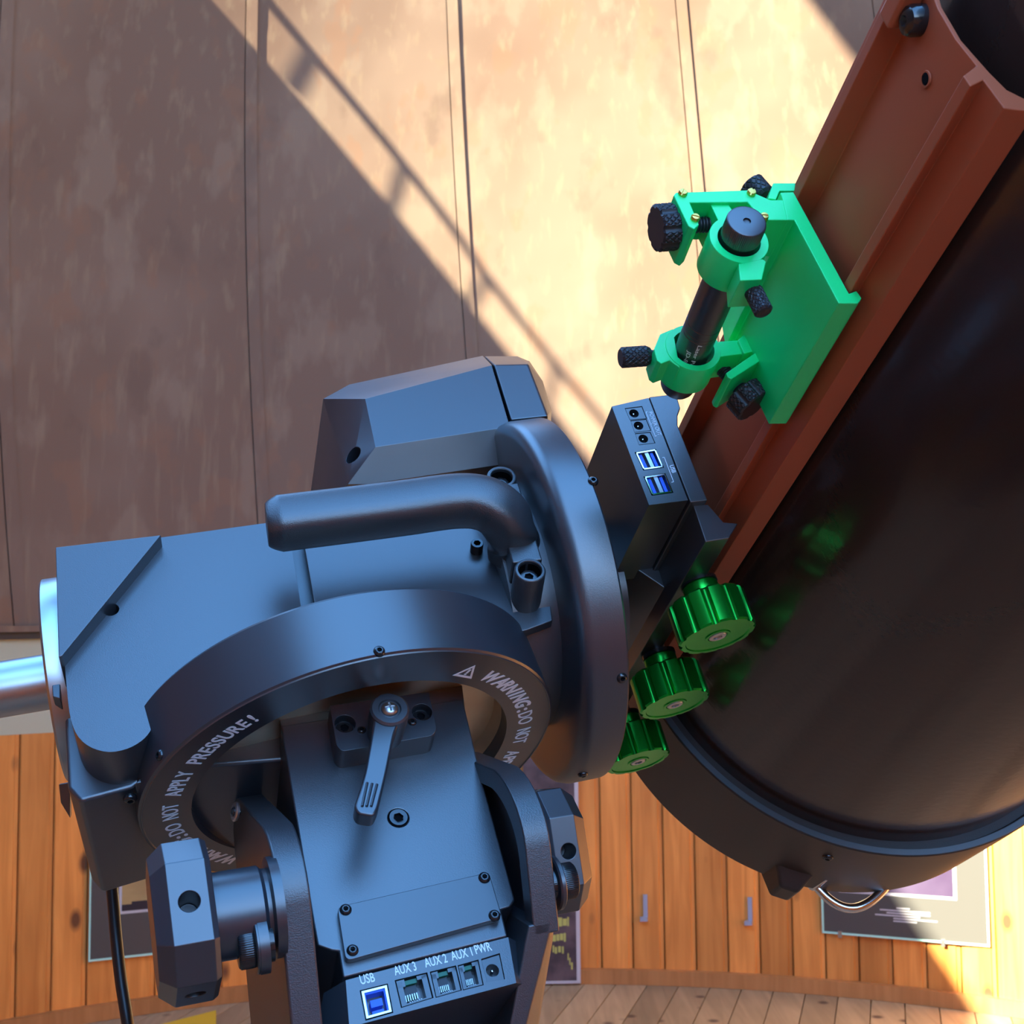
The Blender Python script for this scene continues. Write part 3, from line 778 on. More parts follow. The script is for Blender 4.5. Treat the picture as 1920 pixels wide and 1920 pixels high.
hull('fork_flange', onl(fpl_, [(991, 1735), (1036, 1727), (1031, 1752), (1008, 1800), (984, 1925), (965, 2010), (940, 2010), (985, 1925)]) + onl(bpl_, [(1040, 1728), (1036, 1765), (1009, 1925), (995, 2010)])
     + [q_ + B * .0005 for q_ in loc2(fr0, [(.17, .003), (.17, -.14)])] + [q_ + B * .014 for q_ in loc2(fr0, [(.17, .003), (.12, -.14)])], m_tex, mt, .0012)
# clip on the left fork
cp = P(444, 1522, .78)
ck = lathe('wire_clip', cp, nz((-.9, .2, -.5)), [(0, .0028), (0, .0055), (.0012, .0058), (.002, .005), (.002, .003)], m_steel, mt, 24, closed=True)
cyl('clip_screw', cp, nz((-.9, .2, -.5)), .0026, -.002, .003, m_gloss, mt, 20)

# azimuth knobs
def hex_knob(name, c, t, R_, rot, m, label, sgn):
    """eight-sided knob, c = middle of its fork-side face, sgn = direction away from the fork along B"""
    u_, v_ = Q, CD
    pts = []; S_, s_ = R_ / 2, R_ / 2 + .0161 * R_ / .041
    for k in range(4):
        for w in (-1, 1):
            v2 = (S_ * w, s_); ca, sa = cos(rot + k * pi / 2), sin(rot + k * pi / 2)
            nrm_ = u_ * sa - v_ * ca; tan_ = u_ * ca + v_ * sa
            d = nrm_ * v2[1] + tan_ * v2[0]
            pts += [c + d * .95 - B * sgn * .003, c + d, c + d + B * sgn * t, c + d * .84 + B * sgn * (t + .008)]
    o = hull(name, pts, m, mt, .0005)
    tag(o, label)
    return o, [(u_ * sin(rot + k * pi / 2) - v_ * cos(rot + k * pi / 2)) for k in range(4)]
kz = .655
fcn = P(355, 1690, kz)                      # centre of the bright front flat
rot = radians(28); R8 = .041
fdirn = (Q * sin(rot) - CD * cos(rot))
kc = fcn - fdirn * (R8 / 2 + .0161) + B * .0095
kn, ds = hex_knob('azimuth_knob', kc, .019, R8, rot, m_smooth, 'eight-sided knob on the left fork', -1)
cut(kn, [hole(kc - B * .0095 + d * (R8 / 2 + .0161), d, .0052, -.022, .003) for d in (ds[0], ds[1], ds[-1])])
sl = ((fl0 - kc).dot(B))
lathe('knob_shaft', kc, B, [(-.004, 0), (-.004, .0225), (sl - .008, .0225), (sl - .006, .0205), (sl - .004, .0205), (sl - .003, .026), (sl + .002, .026), (sl + .002, 0)], m_smooth, mt, 48)
kzr = .79
fcr = P(1066, 1596, kzr); rotr = radians(8)
fdr = (Q * sin(rotr) - CD * cos(rotr)); R8r = .041
kcr = fcr - fdr * (R8r / 2 + .0161) - B * .0085
kr_, dr = hex_knob('azimuth_knob', kcr, .015, R8r, rotr, m_smooth, 'eight-sided knob on the right fork', 1)
cut(kr_, [hole(kcr + B * .0085 + d * (R8r / 2 + .0161), d, .0046, -.020, .003) for d in (dr[0], dr[1], dr[-1])])
sl2 = (kcr - (fr0 + B * .015)).dot(B)
lathe('knob_shaft', kcr, -B, [(-.004, 0), (-.004, .02), (max(sl2, .004), .02), (max(sl2, .004), 0)], m_smooth, mt, 40)
def bolt(c, ax, r, h, rw, name='altitude_bolt'):
    kn = lambda th: r * (1 + .02 * cos(60 * th))
    o = lathe(name, c, ax, [(-h, 0), (-h, r * .9), (-h - .0, r * .9), (0, r * .96), (.001, kn), (h - .001, kn), (h, r * .92), (h, HEX(r * .55)), (h * .4, HEX(r * .5)), (h * .38, 0)], m_gloss, mt, 240, sharp=50)
    lathe('washer', c, ax, [(-.003, 0), (-.003, rw * .93), (-.002, rw), (.0, rw), (.0006, rw * .95), (.0006, r)], m_smooth, o, 48)
    return o
bl = on((fl0 - B * .014, B), 478, 1772)
bolt(bl, -B, .0108, .009, .0145)
lathe('spacer_disc', bl, B, [(.001, .0128), (.001, .0150), (.0060, .0150), (.0060, .0128)], m_smooth, mt, 48, closed=True)
br = on((fo + B * .006, B), 1045, 1655)
bolt(br, B, .0100, .010, .0150)
# pier and base plate below the frame
bc = toc(V((0, 0, 0)))
pc = wp(fl0 * .5 + fr0 * .5 + CD * .09); 
zb = wp(fr0 - Q * .138).z
def wlathe(name, c, prof, m, parent, seg=48):
    vs, fs = lathe_geo(V((0, 0, 0)), V((0, 0, 1)), prof, seg)
    return make(name, [c + v for v in vs], fs, m, parent)
wlathe('base_plate', V((pc.x, pc.y, 0)), [(zb - .05, 0), (zb - .05, .13), (zb - .045, .135), (zb + .0, .135), (zb + .005, .13), (zb + .005, 0)], m_black, mt)
wlathe('pier', V((pc.x, pc.y, 0)), [(0, 0), (0, .16), (.02, .16), (.02, .10), (zb - .07, .10), (zb - .07, .13), (zb - .048, .13), (zb - .048, 0)], m_black, mt)

# ------------------------------------------------------------------ declination housing
HM = .070
main = [(118, 1240), (300, 1008), (540, 975), (548, 1030), (566, 1150), (600, 1262), (470, 1248), (362, 1250), (366, 1330), (294, 1344), (281, 1372), (264, 1390), (238, 1404), (205, 1410), (172, 1402), (147, 1382), (133, 1350), (127, 1310)]
mp_ = onl(MP(HM), main)
arc_ = spline(mp_[9:18], 3)
mp_ = rounded(mp_[:9], [.001, .001, .001, 0, 0, 0, 0, .002, .003], 3) + arc_
mb = mp_[:]
hm = ext('declination_cover', mp_, -M * .036, m_black, mt, .0045, 4)
ntc = on(MP(HM), 208, 1143)
cut(hm, [hole(ntc, M, px(MP(HM), 208, 1143, 15), -.02, .003, 20)])
tri_ = onl(MP(HM + .011), [(104, 1026), (302, 1003), (117, 1229), (110, 1232)])
ext('corner_cover', tri_, -M * .06, m_black, mt, .0006)
base = onl(MP(.035), [(108, 1045), (545, 985), (600, 1200), (600, 1420), (300, 1442), (247, 1476), (150, 1503), (127, 1478)])
db = ext('declination_housing', base, -M * .112, m_black, mt, .0025, 3)
ext('edge_rib', onl(MP(.042), [(252, 1470), (292, 1420), (299, 1442), (290, 1462)]), -M * .012, m_black, mt, .001)
p_, n_ = on((base[6], -A), 244, 1498), -A
socket_screw('side_screw', p_ , n_, .0042, m_gloss, mt)
hull('cable_box', [P(*q_) for q_ in ((110, 1470, .93), (132, 1466, .93), (114, 1505, .93), (132, 1535, .93), (114, 1470, .96), (134, 1466, .96), (118, 1505, .96), (134, 1530, .96))], m_black, mt, .001)
# neck, right block
nk = onl(MP(.052), [(535, 990), (600, 980), (650, 1260), (560, 1260)])
ext('housing_neck', nk, -M * .12, m_black, mt, .0006)
rb = onl(MP(.068), [(566, 1000), (563, 975), (960, 905), (1010, 930), (1036, 1163), (988, 1181), (640, 1262), (598, 1180)])
ext('mounting_plate', rb, -M * .0075, m_black, mt, .0008)
rb2 = onl(MP(.060), [(572, 1010), (575, 950), (960, 900), (1000, 930), (1010, 1140), (960, 1190), (660, 1250), (606, 1170)])
ext('declination_body', rb2, -M * .11, m_black, mt, .002)
pp = on(MP(.068), 893, 1033)
lathe('standing_screw', pp, M, [(0, 0), (0, .0044), (.0075, .0044), (.0082, .0040), (.0082, HEX(.0026)), (.004, HEX(.0025)), (.004, 0)], m_gloss, mt, 36)
# motor cover
hf = MP(.080)
F_ = onl(hf, [(685, 748), (922, 685), (956, 800), (704, 838)])
bk = onl(MP(.034), [(655, 721), (905, 667)]) + onl(MP(.045), [(606, 748)]) + onl(MP(.070), [(922, 684)])
lo = onl(MP(.062), [(652, 908), (690, 908), (960, 868)])
dp = onl(MP(-.03), [(575, 980), (640, 760), (900, 700), (940, 860), (960, 940)])
mc = hull('motor_cover', F_ + bk + lo + dp, m_smooth, mt, .0026, 4)
nn = (F_[0] - bk[2]).cross(lo[0] - bk[2]).normalized()
hc_ = on((bk[2], nn), 662, 853); nn = nn if nn.z < 0 else -nn
cut(mc, [hole(hc_, nz(nn * .6 + M * .8), .0066, -.03, .01, 28)])
F2 = onl(hf, [(926, 684), (990, 683), (1027, 780), (958, 787)])
b2 = onl(MP(.036), [(908, 668), (970, 668), (992, 676)]) + onl(MP(.06), [(1018, 715), (1034, 770)])
l2 = onl(MP(.05), [(960, 830), (1030, 800)])
d2 = onl(MP(-.03), [(915, 700), (1010, 740), (1030, 860), (940, 880)])
hull('motor_cover_cap', F2 + b2 + l2 + d2, m_smooth, mt, .0014, 3)
# declination flange
lathe('declination_flange', O, E, [(.120, 0), (.120, .090), (.151, .090), (.151, .124), (.1525, .1285), (.1555, .1315), (.1600, .133), (.181, .133), (.1825, .1315), (.1825, 0)], m_black, mt, 160, sharp=40)
for (x, y) in ((1112, 902), (1166, 1271), (1093, 1452)):
    p_, n_ = cylhit(x, y, O, E, .133); socket_screw('rim_screw', p_, n_, .0036, m_gloss, mt)
# carrying handle
HG = .118
hp1 = [(MP(HG), 500, 984), (MP(HG), 520, 982), (MP(HG), 560, 977), (MP(HG), 650, 966), (MP(HG), 760, 952), (MP(HG), 850, 940), (MP(HG), 900, 942), (MP(HG - .004), 934, 958), (MP(HG - .014), 954, 984), (MP(HG - .028), 962, 1010), (MP(HG - .042), 965, 1040)]
pts = spline([on(*q_) for q_ in hp1], 6)
n = len(pts)
wv_ = [.0165] * n; hv = [.0160] * n
wv_[0] = .0118; hv[0] = .0125
for k in range(1, 7): wv_[k] = .0165 - (.0165 - .0118) * (1 - k / 7) ; hv[k] = .016 - .0035 * (1 - k / 7)
hd = sweep('carrying_handle', pts, wv_, hv, m_tex, mt, up=M, seg=32, power=3.0)
lh = MP(.100)
c1, c2 = on(lh, 941, 893), on(lh, 994, 1068); ax = (c2 - c1).normalized(); sd_ = ax.cross(M)
rl_ = .0104
bar = [c1 + ax * rl_ * .72 + sd_ * rl_ * .97, c2 - ax * rl_ * .72 + sd_ * rl_ * .97, c2 - ax * rl_ * .72 - sd_ * rl_ * .97, c1 + ax * rl_ * .72 - sd_ * rl_ * .97]
ext('handle_foot', bar, -M * .0330, m_tex, hd, .0012, 3)
for c_ in (c1, c2):
    lathe('foot_lug', c_, M, [(-.0335, 0), (-.0335, rl_), (-.0012, rl_), (-.0003, rl_ * .95), (0, rl_ * .90), (0, rl_ * .78), (-.0006, rl_ * .73), (-.011, rl_ * .73), (-.011, 0)], m_tex, hd, 48)
    lathe('recess_shade', c_, M, [(-.0108, 0), (-.0108, rl_ * .725), (-.0030, rl_ * .725)], m_dark, hd, 40)  # dark lining painted as the shade inside the bolt hole
    socket_screw('foot_screw', c_ - M * .0072, M, rl_ * .56, m_gloss, hd, dome=False)
# counterweight shaft and its disc
lathe('shaft_disc', O, -E, [(.155, 0), (.155, .066), (.1625, .068), (.1745, .068), (.176, .0665), (.176, 0)], m_steel, mt, 128)
lathe('counterweight_shaft', O, -E, [(.17, 0), (.17, .0185), (.52, .0185), (.52, 0)], m_steel, mt, 64)
ext('latch', onl(MP(.052), [(97, 1279), (113, 1282), (113, 1310), (99, 1306)]), -M * .02, m_black, mt, .0006)

# ------------------------------------------------------------------ saddle with clamp knobs and connector box
lathe('saddle_hub', O, E, [(.1775, 0), (.1775, .052), (.215, .052), (.215, 0)], m_smooth, mt, 64)
TH = .145
tp = TP(TH)
box_pts = onl(tp, [(1147, 762), (1216, 746), (1290, 938), (1217, 947)])
hubbox = ext('connector_box', box_pts, -TAU * .108, m_black, mt, .0010)
side2 = onl(TP(TH + .0008), [(1217, 744), (1268, 738), (1276, 765), (1271, 779), (1271, 797), (1327, 938), (1295, 942)])
ext('saddle_jaw', side2, -TAU * .30, m_black, mt, .0008)
side3 = onl(TP(TH - .005), [(1299, 945), (1328, 946), (1357, 979), (1384, 981), (1367, 1009), (1323, 1016)])
ext('saddle_jaw', side3, -TAU * .30, m_black, mt, .0008)
cen_ = onl(TP(TH - .02), [(1225, 800), (1275, 800), (1330, 945), (1325, 1010), (1310, 1012), (1225, 955)])
ext('saddle_body', [q_ - TAU * .075 for q_ in cen_], -TAU * .20, m_black, mt, .0008)
dcs = [[(1171.5, 765.5), (1204, 761.5), (1213, 785), (1181, 787.5)], [(1182, 788.5), (1212, 785.5), (1221, 807.5), (1189.5, 811)], [(1190.5, 812.5), (1219.5, 810), (1229, 831), (1198, 834.5)]]
ubs = [[(1190, 848), (1229.5, 841.5), (1245, 877), (1206, 882)], [(1206.5, 893.5), (1247.5, 887), (1263, 924), (1222, 929.5)]]
cut(hubbox, [prism_geo([q_ + TAU * .002 for q_ in onl(tp, v)], -TAU * .008) for v in dcs + ubs])
for cs, (x, y) in zip(dcs, ((1189, 774.5), (1197.5, 797.5), (1206.5, 822))):
    pj = qbox('power_socket', tp, cs, .03, .97, .04, .94, -.0078, -.0004, m_smooth, hubbox, TAU)
    c0 = on(tp, x, y); cut(pj, [hole(c0, TAU, px(tp, x, y, 9.3), -.006, .003)])
    lathe('centre_pin', c0, TAU, [(-.0078, 0), (-.0078, .0010), (-.0025, .0010), (-.0012, .0005), (-.001, 0)], m_chrome, hubbox, 16)
for cs in ubs:
    qbox('usb_socket', tp, cs, .03, .97, .03, .97, -.0079, -.0072, m_dark, hubbox, TAU)
    for (u0, u1, v0, v1) in ((.06, .94, .03, .09), (.06, .94, .91, .97), (.03, .09, .09, .91), (.91, .97, .09, .91)): qbox('usb_shell', tp, cs, u0, u1, v0, v1, -.0072, .0003, m_chrome, hubbox, TAU)
    qbox('usb_divider', tp, cs, .43, .60, .06, .94, -.0072, -.0005, m_steel, hubbox, TAU)
    for u in (.16, .68): qbox('usb_tongue', tp, cs, u, u + .14, .12, .92, -.0072, -.0012, m_blue, hubbox, TAU)
def line(pl, p0, p1, w, parent, m=m_white, nn=None):
    nn = nn or pl[1]; a_, b_ = on(pl, *p0), on(pl, *p1); s_ = (b_ - a_).normalized().cross(nn) * w / 2
    return prism_geo([a_ - s_ + nn * .0001, b_ - s_ + nn * .0001, b_ + s_ + nn * .0001, a_ + s_ + nn * .0001], nn * -.00008)
geo = [line(tp, *s_, .0004, hubbox) for s_ in (((1210.5, 772.3), (1214.5, 772.3)), ((1211, 772.5), (1228.5, 818)), ((1227.5, 818.3), (1231.5, 817.5)), ((1219, 795), (1223, 794.6)), ((1242, 858), (1245.5, 857.5)), ((1245.5, 857.5), (1263, 903.5)), ((1259, 904.3), (1263, 903.5)))]
vs, fs = join_geo(geo); make('printed_lines', [wp(v) for v in vs], fs, m_white, hubbox, smooth=False)
put_text('port_lettering', 'POWER OUT', tp, (1216, 773), (1234, 817), px(tp, 1220, 790, 7.2), m_white, hubbox, bold=.008)
put_text('port_lettering', 'USB', tp, (1255, 873), (1260.5, 887), px(tp, 1255, 880, 8.5), m_white, hubbox, bold=.01)
# clamp knobs
KE = EP(.255)
def clamp_knob(x, y, label):
    c = on(KE, x, y); R_ = .0272
    d = -G
    def body(th, r=R_): 
        k = 12; ph = ((th * k / (2 * pi)) % 1) - .5; w = .20
        return r * (1 - (.085 * sqrt(max(0, 1 - (ph / w) ** 2)) if abs(ph) < w else 0))
    cap = lambda s: (lambda th: min(body(th), R_ * s))
    pf = [(-.030, 0), (-.030, .0150), (-.0275, lambda th: body(th) * .95), (-.026, body), (-.0012, body), (0, lambda th: min(body(th), R_ * .955)), (0, R_ * .84), (-.0007, R_ * .82), (-.0007, R_ * .34), (0, R_ * .32), (0, R_ * .26), (-.0008, R_ * .24), (-.0008, 0)]
    o = lathe('clamp_knob', c, d, pf, m_greena, mt, 240, sharp=25); tag(o, label)
    lathe('knob_collar', c, d, [(-.0395, 0), (-.0395, .0118), (-.0385, .0125), (-.032, .0125), (-.030, .0115), (-.029, 0)], m_greena, o, 40)
    lathe('lock_ring', c, d, [(-.0425, 0), (-.0425, .0130), (-.0395, .0130), (-.0395, 0)], m_gloss, o, 40)
    lathe('threaded_rod', c, d, [(-.060, 0), (-.060, .0065), (-.042, .0065), (-.042, 0)], m_steel, o, 24)
    r = R_ * .23
    lathe('knob_screw', c, d, [(-.0009, 0), (-.0009, r), (.0, r), (.0005, r * .9), (.0005, HEX(r * .55)), (-.0006, HEX(r * .5)), (-.0006, 0)], m_steel, o, 36)
clamp_knob(1346, 1194, 'upper green clamp knob'); clamp_knob(1266, 1322, 'middle green clamp knob'); clamp_knob(1197, 1429, 'lower green clamp knob')

# ------------------------------------------------------------------ TELESCOPE TUBE with its dovetail
TS, TG, TR = .51, .015, .214
TO = O + E * TS + G * TG
tb_ = thing('telescope_tube', 'large glossy black telescope tube with a red brown dovetail rail', 'telescope', wp(TO - TAU * .2))
TE = -.165; TTOP = .49
lathe('tube_body', TO, TAU, [(TE - .01, .0), (TE - .01, TR), (.80, TR), (.80, TR - .004), (.79, TR - .004), (.79, 0)], m_tube, tb_, 256)
RC = .2285
cell = lathe('rear_cell', TO, TAU, [(TE - .006, TR - .004), (TE - .006, RC - .0075), (TE, RC - .0065), (TE, RC - .0008), (TE - .001, RC), (TE - .03, RC), (TE - .118, RC - .001), (TE - .124, RC - .006), (TE - .124, 0)], m_cell, tb_, 256)
lathe('cell_rim', TO, TAU, [(TE + .0002, RC - .0062), (TE + .0005, RC - .0060), (TE + .0005, RC - .0012), (TE + .0002, RC - .0010)], m_smooth, cell, 256, closed=True)
for (x, y) in ((1552, 1607),):
    p_, n_ = cylhit(x, y, TO, TAU, RC); socket_screw('cell_screw', p_, n_, .0048, m_gloss, cell)
fpl = TP(TE - .118); fo_ = on(fpl, 1462, 1672); n_ = (fo_ - (TO + TAU * (TE - .118))).normalized(); p_ = TO + n_ * RC + TAU * (TE - .124 + .05)
sdv = n_.cross(TAU)
hull('cell_foot', [p_ + sdv * u + TAU * w - n_ * .01 for u in (-.022, .022) for w in (-.004, -.052)] + [p_ + n_ * .014 + sdv * u + TAU * w for u in (-.007, .010) for w in (-.020, -.05)], m_cell, cell, .003, 3)
# chrome loop behind the cell
cb = TO + TAU * (TE - .118)
l0, l1 = on((cb, TAU), 1528, 1655), on((cb, TAU), 1668, 1650)
mid = (l0 + l1) / 2; out = on((cb, TAU), 1598, 1703) - mid
sweep('chrome_loop', [l0 + (l1 - l0) * t - out * .0 + out * sin(pi * t) ** .8 for t in [k / 20 for k in range(21)]], .0042, .0042, m_chrome, cell, up=TAU, seg=12)
for l_ in (l0, l1): cyl('loop_post', l_, TAU, .006, -.006, .03, m_chrome, cell, 20)
# dovetail: profile from its end face, symmetric about the middle of the rail
ef = TP(TTOP)
def sg(p): q = p - O; return q.dot(E), q.dot(G)
half = [sg(on(ef, x, y)) for x, y in ((1747, 0), (1792, 74), (1831, 123), (1806, 142), (1820, 162), (1844, 150), (1883, 203), (1942, 210))]
back = [sg(on(ef, x, y)) for x, y in ((1942, 195), (1888, 168), (1855, 135), (1803, 76), (1760, 0))]
s_mid, g_mid = half[0][0], None
# the far silhouette of the rail fixes its width
foot = half[-2]
def far_s(k):
    p = on(ef, 1657 + .462 * k, -k); return sg(p)[0] - foot[0]
kk = solve(far_s, 0, 900)
pf_ = on(ef, 1657 + .462 * kk, -kk); g_far = sg(pf_)[1]
GM = (g_far + foot[1]) / 2
lowh = [(s, g) for s, g in half if g < GM]; lowb = [(s, g) for s, g in back if g < GM]
mir = lambda L: [(s, 2 * GM - g) for s, g in L]
prof = list(reversed(mir(lowh))) + lowh + lowb + list(reversed(mir(lowb)))
dvp = [O + E * s + G * g + TAU * TTOP for s, g in prof]
dv = ext('dovetail_rail', dvp, -TAU * (TTOP - TE - .02), m_red, tb_, .0006)
for t_ in (.40, .02):
    ext('rail_spacer', [O + E * s + G * g + TAU * t_ for s, g in ((.2785, .006), (.2995, .006), (.2995, .052), (.2785, .052))], -TAU * .05, m_red, tb_, .0008)
def on_rail(x, y, ds=0.0):      # point on the flat of the rail seen at a pixel
    return on(EP(.2748 + ds), x, y)
hp_ = on_rail(1737, 148); cyl('mounting_hole_shade', hp_, -E, .0030, -.004, .0009, m_dark, dv, 24)  # dark plug standing proud, painted as the shade inside a hole
lathe('hole_rim', hp_, -E, [(.0, .0030), (.0008, .0030), (.0008, .0038), (.0, .0040)], m_red, dv, 24, closed=True)
hb_ = on_rail(1722, 38)
lathe('rail_screw', hb_, -E, [(-.002, 0), (-.002, .0075), (.004, .0075), (.0065, .0066), (.008, .004), (.008, HEX(.0028)), (.005, 0)], m_gloss, dv, 36)
hull('rail_clamp', [hb_ + TAU * a_ + G * b_ - E * c_ for a_ in (-.010, .012) for b_ in (.005, .017) for c_ in (-.002, .010)], m_red, dv, .002)

# ------------------------------------------------------------------ GREEN FINDER BRACKET
s_face = min(s for s, g in lowh)          # outer face of the rail feet
def fs(t): return sg(on(TP(t), 1592, 550))[0] - (s_face - .0005)
TB = solve(fs, .1, .5)
tp2 = TP(TB)
gb = thing('finder_bracket', 'bright green printed bracket clamped on the red brown dovetail rail', 'bracket', wp(on(tp2, 1500, 420)))
unit = on(tp2, 1450, 450).z / FPX          # metres per pixel here
L1 = solve(lambda l: (lambda p: p.y / p.z)(on(tp2, 1609, 569) - TAU * l) - (960 - 795) / FPX, .01, .5)
ext('bracket_plate', onl(tp2, [(1468, 374.5), (1463, 360.5), (1488, 359.6), (1592, 550), (1606, 544.7), (1616, 558.7), (1609, 569), (1572.5, 568.6), (1489.5, 412.5), (1476, 412.5)]), -TAU * L1, m_greenp, gb, .0006)
pt = onl(TP(TB - .012), [(1440, 372), (1450, 343), (1492, 343), (1490, 358), (1462, 358), (1455, 374)])
ext('clamp_claw', pt, -TAU * .03, m_greenp, gb, .0004)
ext('frame_top', onl(tp2, [(1267.3, 360.5), (1403.7, 356), (1412, 360.5), (1444.5, 374.5), (1469, 374.5), (1478, 412.5), (1440, 412.5), (1436, 408), (1423, 404), (1402, 379), (1294, 380), (1311, 421), (1302, 430), (1291, 424), (1263, 366)]), -TAU * .030, m_greenp, gb, .0006)
ext('ring_arm', onl(TP(TB - .002), [(1330.6, 380), (1364, 379), (1392, 424), (1352, 424)]), -TAU * .026, m_greenp, gb, .0005)
# laser pointer axis and its two rings
rc1 = on(TP(TB - .001), 1386, 449)
tl2 = -solve(lambda l: (lambda p: p.y / p.z)(rc1 - TAU * l) - (960 - 655) / FPX, .01, .5)
rc2 = on(TP(TB + tl2), 1300, 652)
LA = (rc1 - rc2).normalized()
la = rc1 + LA * .0145; lb = rc2 - LA * .040
lp_t = thing('laser_pointer', 'slim black laser pointer held in the two green bracket rings', 'laser pointer', wp(lb))
def fat(x, y, ref):  return on((ref, LA), x, y)
capc = la; rcap = 38.5 * capc.z / FPX
rb_ = rcap * .93
capo = lathe('switch_cap', capc, LA, [(-.0165, 0), (-.0165, rcap * .93), (-.0120, rcap * .93), (-.0118, lambda th: rcap * (1 + .012 * cos(70 * th))), (-.0012, lambda th: rcap * (1 + .012 * cos(70 * th))), (-.0002, rcap * .96), (0, rcap * .90), (0, rcap * .2), (-.0012, rcap * .18), (-.0015, 0)], m_smooth, lp_t, 280, sharp=50)
Ll = (la - lb).length
rbody = 34.5 * (capc.z * .5 + lb.z * .5) / FPX
stp = [(-Ll, 0), (-Ll, rbody * .93), (-Ll + .002, rbody * 1.02)]
for t_ in (.0,): stp += [(-Ll + .012, rbody * 1.02), (-Ll + .0125, rbody)]
for f_ in (.62, .60, .56): stp += [(-Ll * f_ - .0008, rbody), (-Ll * f_ - .0004, rbody * .975), (-Ll * f_ + .0004, rbody * .975), (-Ll * f_ + .0008, rbody)]
stp += [(-.030, rbody), (-.016, rcap * .93), (-.016, 0)]
bod = lathe('laser_barrel', la, LA, stp, m_smooth, lp_t, 64)
# lettering round the barrel
def barrel_text(s, x, y, x2, y2, cap, parent):
    p0, n0 = cylhit(x, y, la, LA, rbody); p1, n1 = cylhit(x2, y2, la, LA, rbody)
    t0, t1 = (p0 - la).dot(LA), (p1 - la).dot(LA)
    u_, v_, _ = basis(LA, n0); uu = n0; vv = LA.cross(n0)
    vs, fs = text_mesh(s, .006, 0, 1); x0 = min(v.x for v in vs); x1 = max(v.x for v in vs)
    sgn = 1 if vv.x > 0 else -1
    out = []
    for v in vs:
        t = t0 + (t1 - t0) * (v.x - x0) / (x1 - x0); ang = sgn * v.y / .69 * cap / rbody
        r = rbody + (.00012 if v.z > 0 else .00002)
        out.append(wp(la + LA * t + (uu * cos(ang) + vv * sin(ang)) * r))
    make('printed_lettering', out, fs, m_white, parent, smooth=False)
barrel_text('Laser Po', 1309, 648, 1296, 688, 7.5 * .8 / FPX, bod)
barrel_text('JD-85', 1290, 657, 1282, 684, 7.5 * .8 / FPX, bod)
def ring_part(name, cx, cy, t, ri, ro, h, m):
    c = on(TP(TB + t), cx, cy); z = c.z / FPX
    vs = [(0, ri * z), (0, (ro - 1) * z), (-.0006, ro * z), (-h, ro * z), (-h, ri * z)]
    return lathe(name, c, TAU, vs, m, gb, 96, closed=True), c
ring_part('upper_ring', 1386, 449, -.001, 42, 58, .024, m_greenp)
ext('ring_lug', onl(TP(TB - .0006), [(1385, 494), (1430, 485), (1437, 490), (1429, 524), (1388, 526)]), -TAU * .0225, m_greenp, gb, .0006)
hull('ring_lug', onl(TP(TB - .0025), [(1388, 524), (1429, 521)]) + onl(TP(TB - .022), [(1380, 505), (1425, 500)]) + onl(TP(TB - .018), [(1386, 548), (1424, 533)]), m_greenp, gb, .0006)
ring_part('lower_ring', 1300, 652, tl2, 41, 54, .023, m_greenp)
lt = TP(TB + tl2 - .0004)
ext('ring_lug', onl(lt, [(1226, 655), (1238, 626), (1262, 616), (1275, 690), (1256, 676), (1240, 682), (1232, 676)]), -TAU * .020, m_greenp, gb, .0006)
ext('ring_arm', onl(lt, [(1347, 640), (1384, 637.5), (1395, 663), (1350, 669), (1338, 680)]), -TAU * .022, m_greenp, gb, .0006)
ext('lower_wing', onl(TP(TB + tl2 + .004), [(1361.5, 699), (1458.5, 632), (1472, 647), (1371, 711), (1364, 707)]), -TAU * .030, m_greenp, gb, .0006)
ext('wing_root', onl(TP(TB + tl2 + .002), [(1384, 637), (1395, 663), (1470, 647), (1500, 560), (1470, 560)]), -TAU * .018, m_greenp, gb, .0006)
# knurled thumb screws
def knurl(name, c0, c1, r, label=None, lobes=0):
    ax = (c1 - c0).normalized(); L = (c1 - c0).length; n = 12 if not lobes else 24; seg = 168 if not lobes else 192
    u, v, _ = basis(ax); vs, fs = [], []
    rows = [0] + [.14 * L + (.80 * L) * k / 30 for k in range(31)] + [L]
    if lobes: rows = [0, .06 * L] + [.06 * L + .88 * L * k / 24 for k in range(1, 25)] + [L]
    for ri_, t in enumerate(rows):
        for i in range(seg):
            th = 2 * pi * i / seg
            rr = r
            if lobes: rr = r * (1 - .10 * max(0, 1 - ((((th * lobes / (2 * pi)) % 1) - .5) / .2) ** 2))
            if ri_ in (0, len(rows) - 1): rr *= .90 if lobes else .80
            else:
                k1 = abs(((th * n / (2 * pi) + t * n / (2 * pi * r) * .85) % 1) - .5); k2 = abs(((th * n / (2 * pi) - t * n / (2 * pi * r) * .85) % 1) - .5)
                in_lobe = lobes and (abs(((th * lobes / (2 * pi)) % 1) - .5) < .2)
                if not in_lobe and (k1 < .11 or k2 < .11): rr *= (.94 if not lobes else .965)
            vs.append(c0 + ax * t + (u * cos(th) + v * sin(th)) * rr)
    R_ = len(rows)
    for k in range(R_ - 1):
        for i in range(seg):
            j = (i + 1) % seg; fs.append((k * seg + i, k * seg + j, (k + 1) * seg + j, (k + 1) * seg + i))
    fs.append(tuple(range(seg))); fs.append(tuple(range((R_ - 1) * seg, R_ * seg)))
    return tag(make(name, [wp(v_) for v_ in vs], fs, m_rubber, gb, sharp=25), label)
def rod(name, a_, b_, r, m=m_rubber):
    ax = (b_ - a_).normalized(); L = (b_ - a_).length; k = max(2, int(L / .0016)); pf = [(0, 0)]
    for i in range(k): pf += [(L * (i + .1) / k, r), (L * (i + .5) / k, r * .84), (L * (i + .9) / k, r)]
    return lathe(name, a_, ax, pf + [(L, 0)], m, gb, 24)
zB = on(tp2, 1400, 500).z
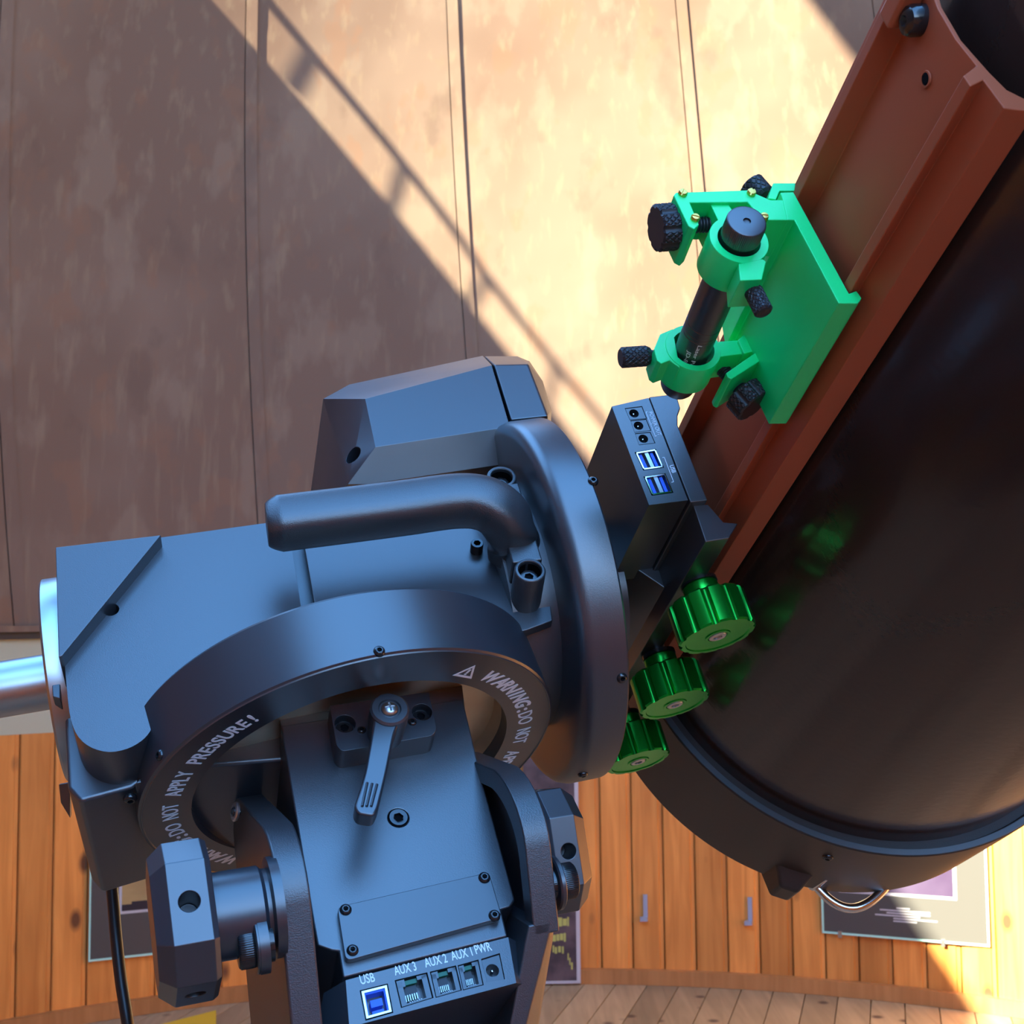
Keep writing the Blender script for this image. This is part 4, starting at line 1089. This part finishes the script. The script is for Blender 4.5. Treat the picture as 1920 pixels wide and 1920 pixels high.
t1 = on(TP(TB - .011), 1410, 541); t1e = t1 - G * (.0165) + E * .001
knurl('thumb_screw', t1, t1e, 18.5 * zB / FPX, 'thumb screw of the upper ring'); rod('screw_thread', t1 + G * .01, t1, .0032)
lathe('screw_dimple', t1e, -G, [(-.0005, 0), (-.0005, .0035), (.0001, .0035), (.0003, .0028), (0, .0022), (0, 0)], m_rubber, gb, 24)
t2 = on(TP(TB + tl2 - .010), 1218, 667); t2e = t2 - E * .0185 + G * .001
knurl('thumb_screw', t2, t2e, 20 * on(lt, 1220, 670).z / FPX, 'thumb screw of the lower ring'); rod('screw_thread', t2 + E * .012, t2, .0034)
t3 = on(TP(TB - .015), 1272, 424); t3e = t3 - E * .0135
knurl('adjusting_knob', t3, t3e, 46.5 * zB / FPX, 'lobed adjusting knob left of the frame', 8); rod('screw_thread', t3, on(TP(TB - .012), 1346, 420), .0045)
t4 = on(TP(TB - .026), 1432, 372); t4e = t4 + G * .012 - E * .004
knurl('adjusting_knob', t4, t4e, 27 * zB / FPX, 'knob behind the frame')
t5 = on(TP(TB + tl2 - .016), 1391, 735); t5e = t5 - G * .0115 + E * .0045
knurl('adjusting_knob', t5, t5e, 40 * on(lt, 1391, 735).z / FPX, 'lobed adjusting knob below the lower wing', 8); rod('screw_thread', t5 + G * .022 - E * .008, t5, .0045)
for (x, y, an) in ((1280, 363, .2), (1408.5, 362.4, .1), (1303, 410, 1.5), (1432, 408, 1.2)):
    c = on(TP(TB + .0002), x, y); r = 8.6 * c.z / FPX
    b_ = lathe('brass_screw', c, TAU, [(-.002, 0), (-.002, r), (.0012, r), (.0020, r * .8), (.0022, 0)], m_brass, gb, 32)
    u_, v_, _ = basis(TAU); d1 = u_ * cos(an) + v_ * sin(an); d2 = u_ * -sin(an) + v_ * cos(an)
    cut(b_, [prism_geo([c + d1 * sx * r * 1.2 + d2 * sy * r * .16 + TAU * .0009 for sx, sy in ((-1, -1), (1, -1), (1, 1), (-1, 1))], TAU * .003)])

# ------------------------------------------------------------------ hanging cable
cpx = [(204, 1560, 1.02), (208, 1640, 1.01), (213, 1700, 1.0), (218, 1760, .99), (227, 1840, .98), (238, 1910, .97), (250, 1990, .965), (268, 2100, .96)]
cpts = [P(*q_) for q_ in cpx]
wc = [wp(p) for p in cpts]; last = wc[-1]
wc += [V((last.x + .03, last.y + .02, last.z - .2)), V((last.x + .05, last.y + .03, .25)), V((last.x + .06, last.y + .02, .06)), V((last.x + .12, last.y - .02, .0055)), V((last.x + .25, last.y - .05, .0055))]
cbl = sweep('hanging_cable', spline(wc, 8), .0045, .0045, m_cable, None, up=V((.3, 1, .1)), seg=14, world_space=True)
tag(cbl, 'thin black cable hanging down below the left end of the mount', 'cable')
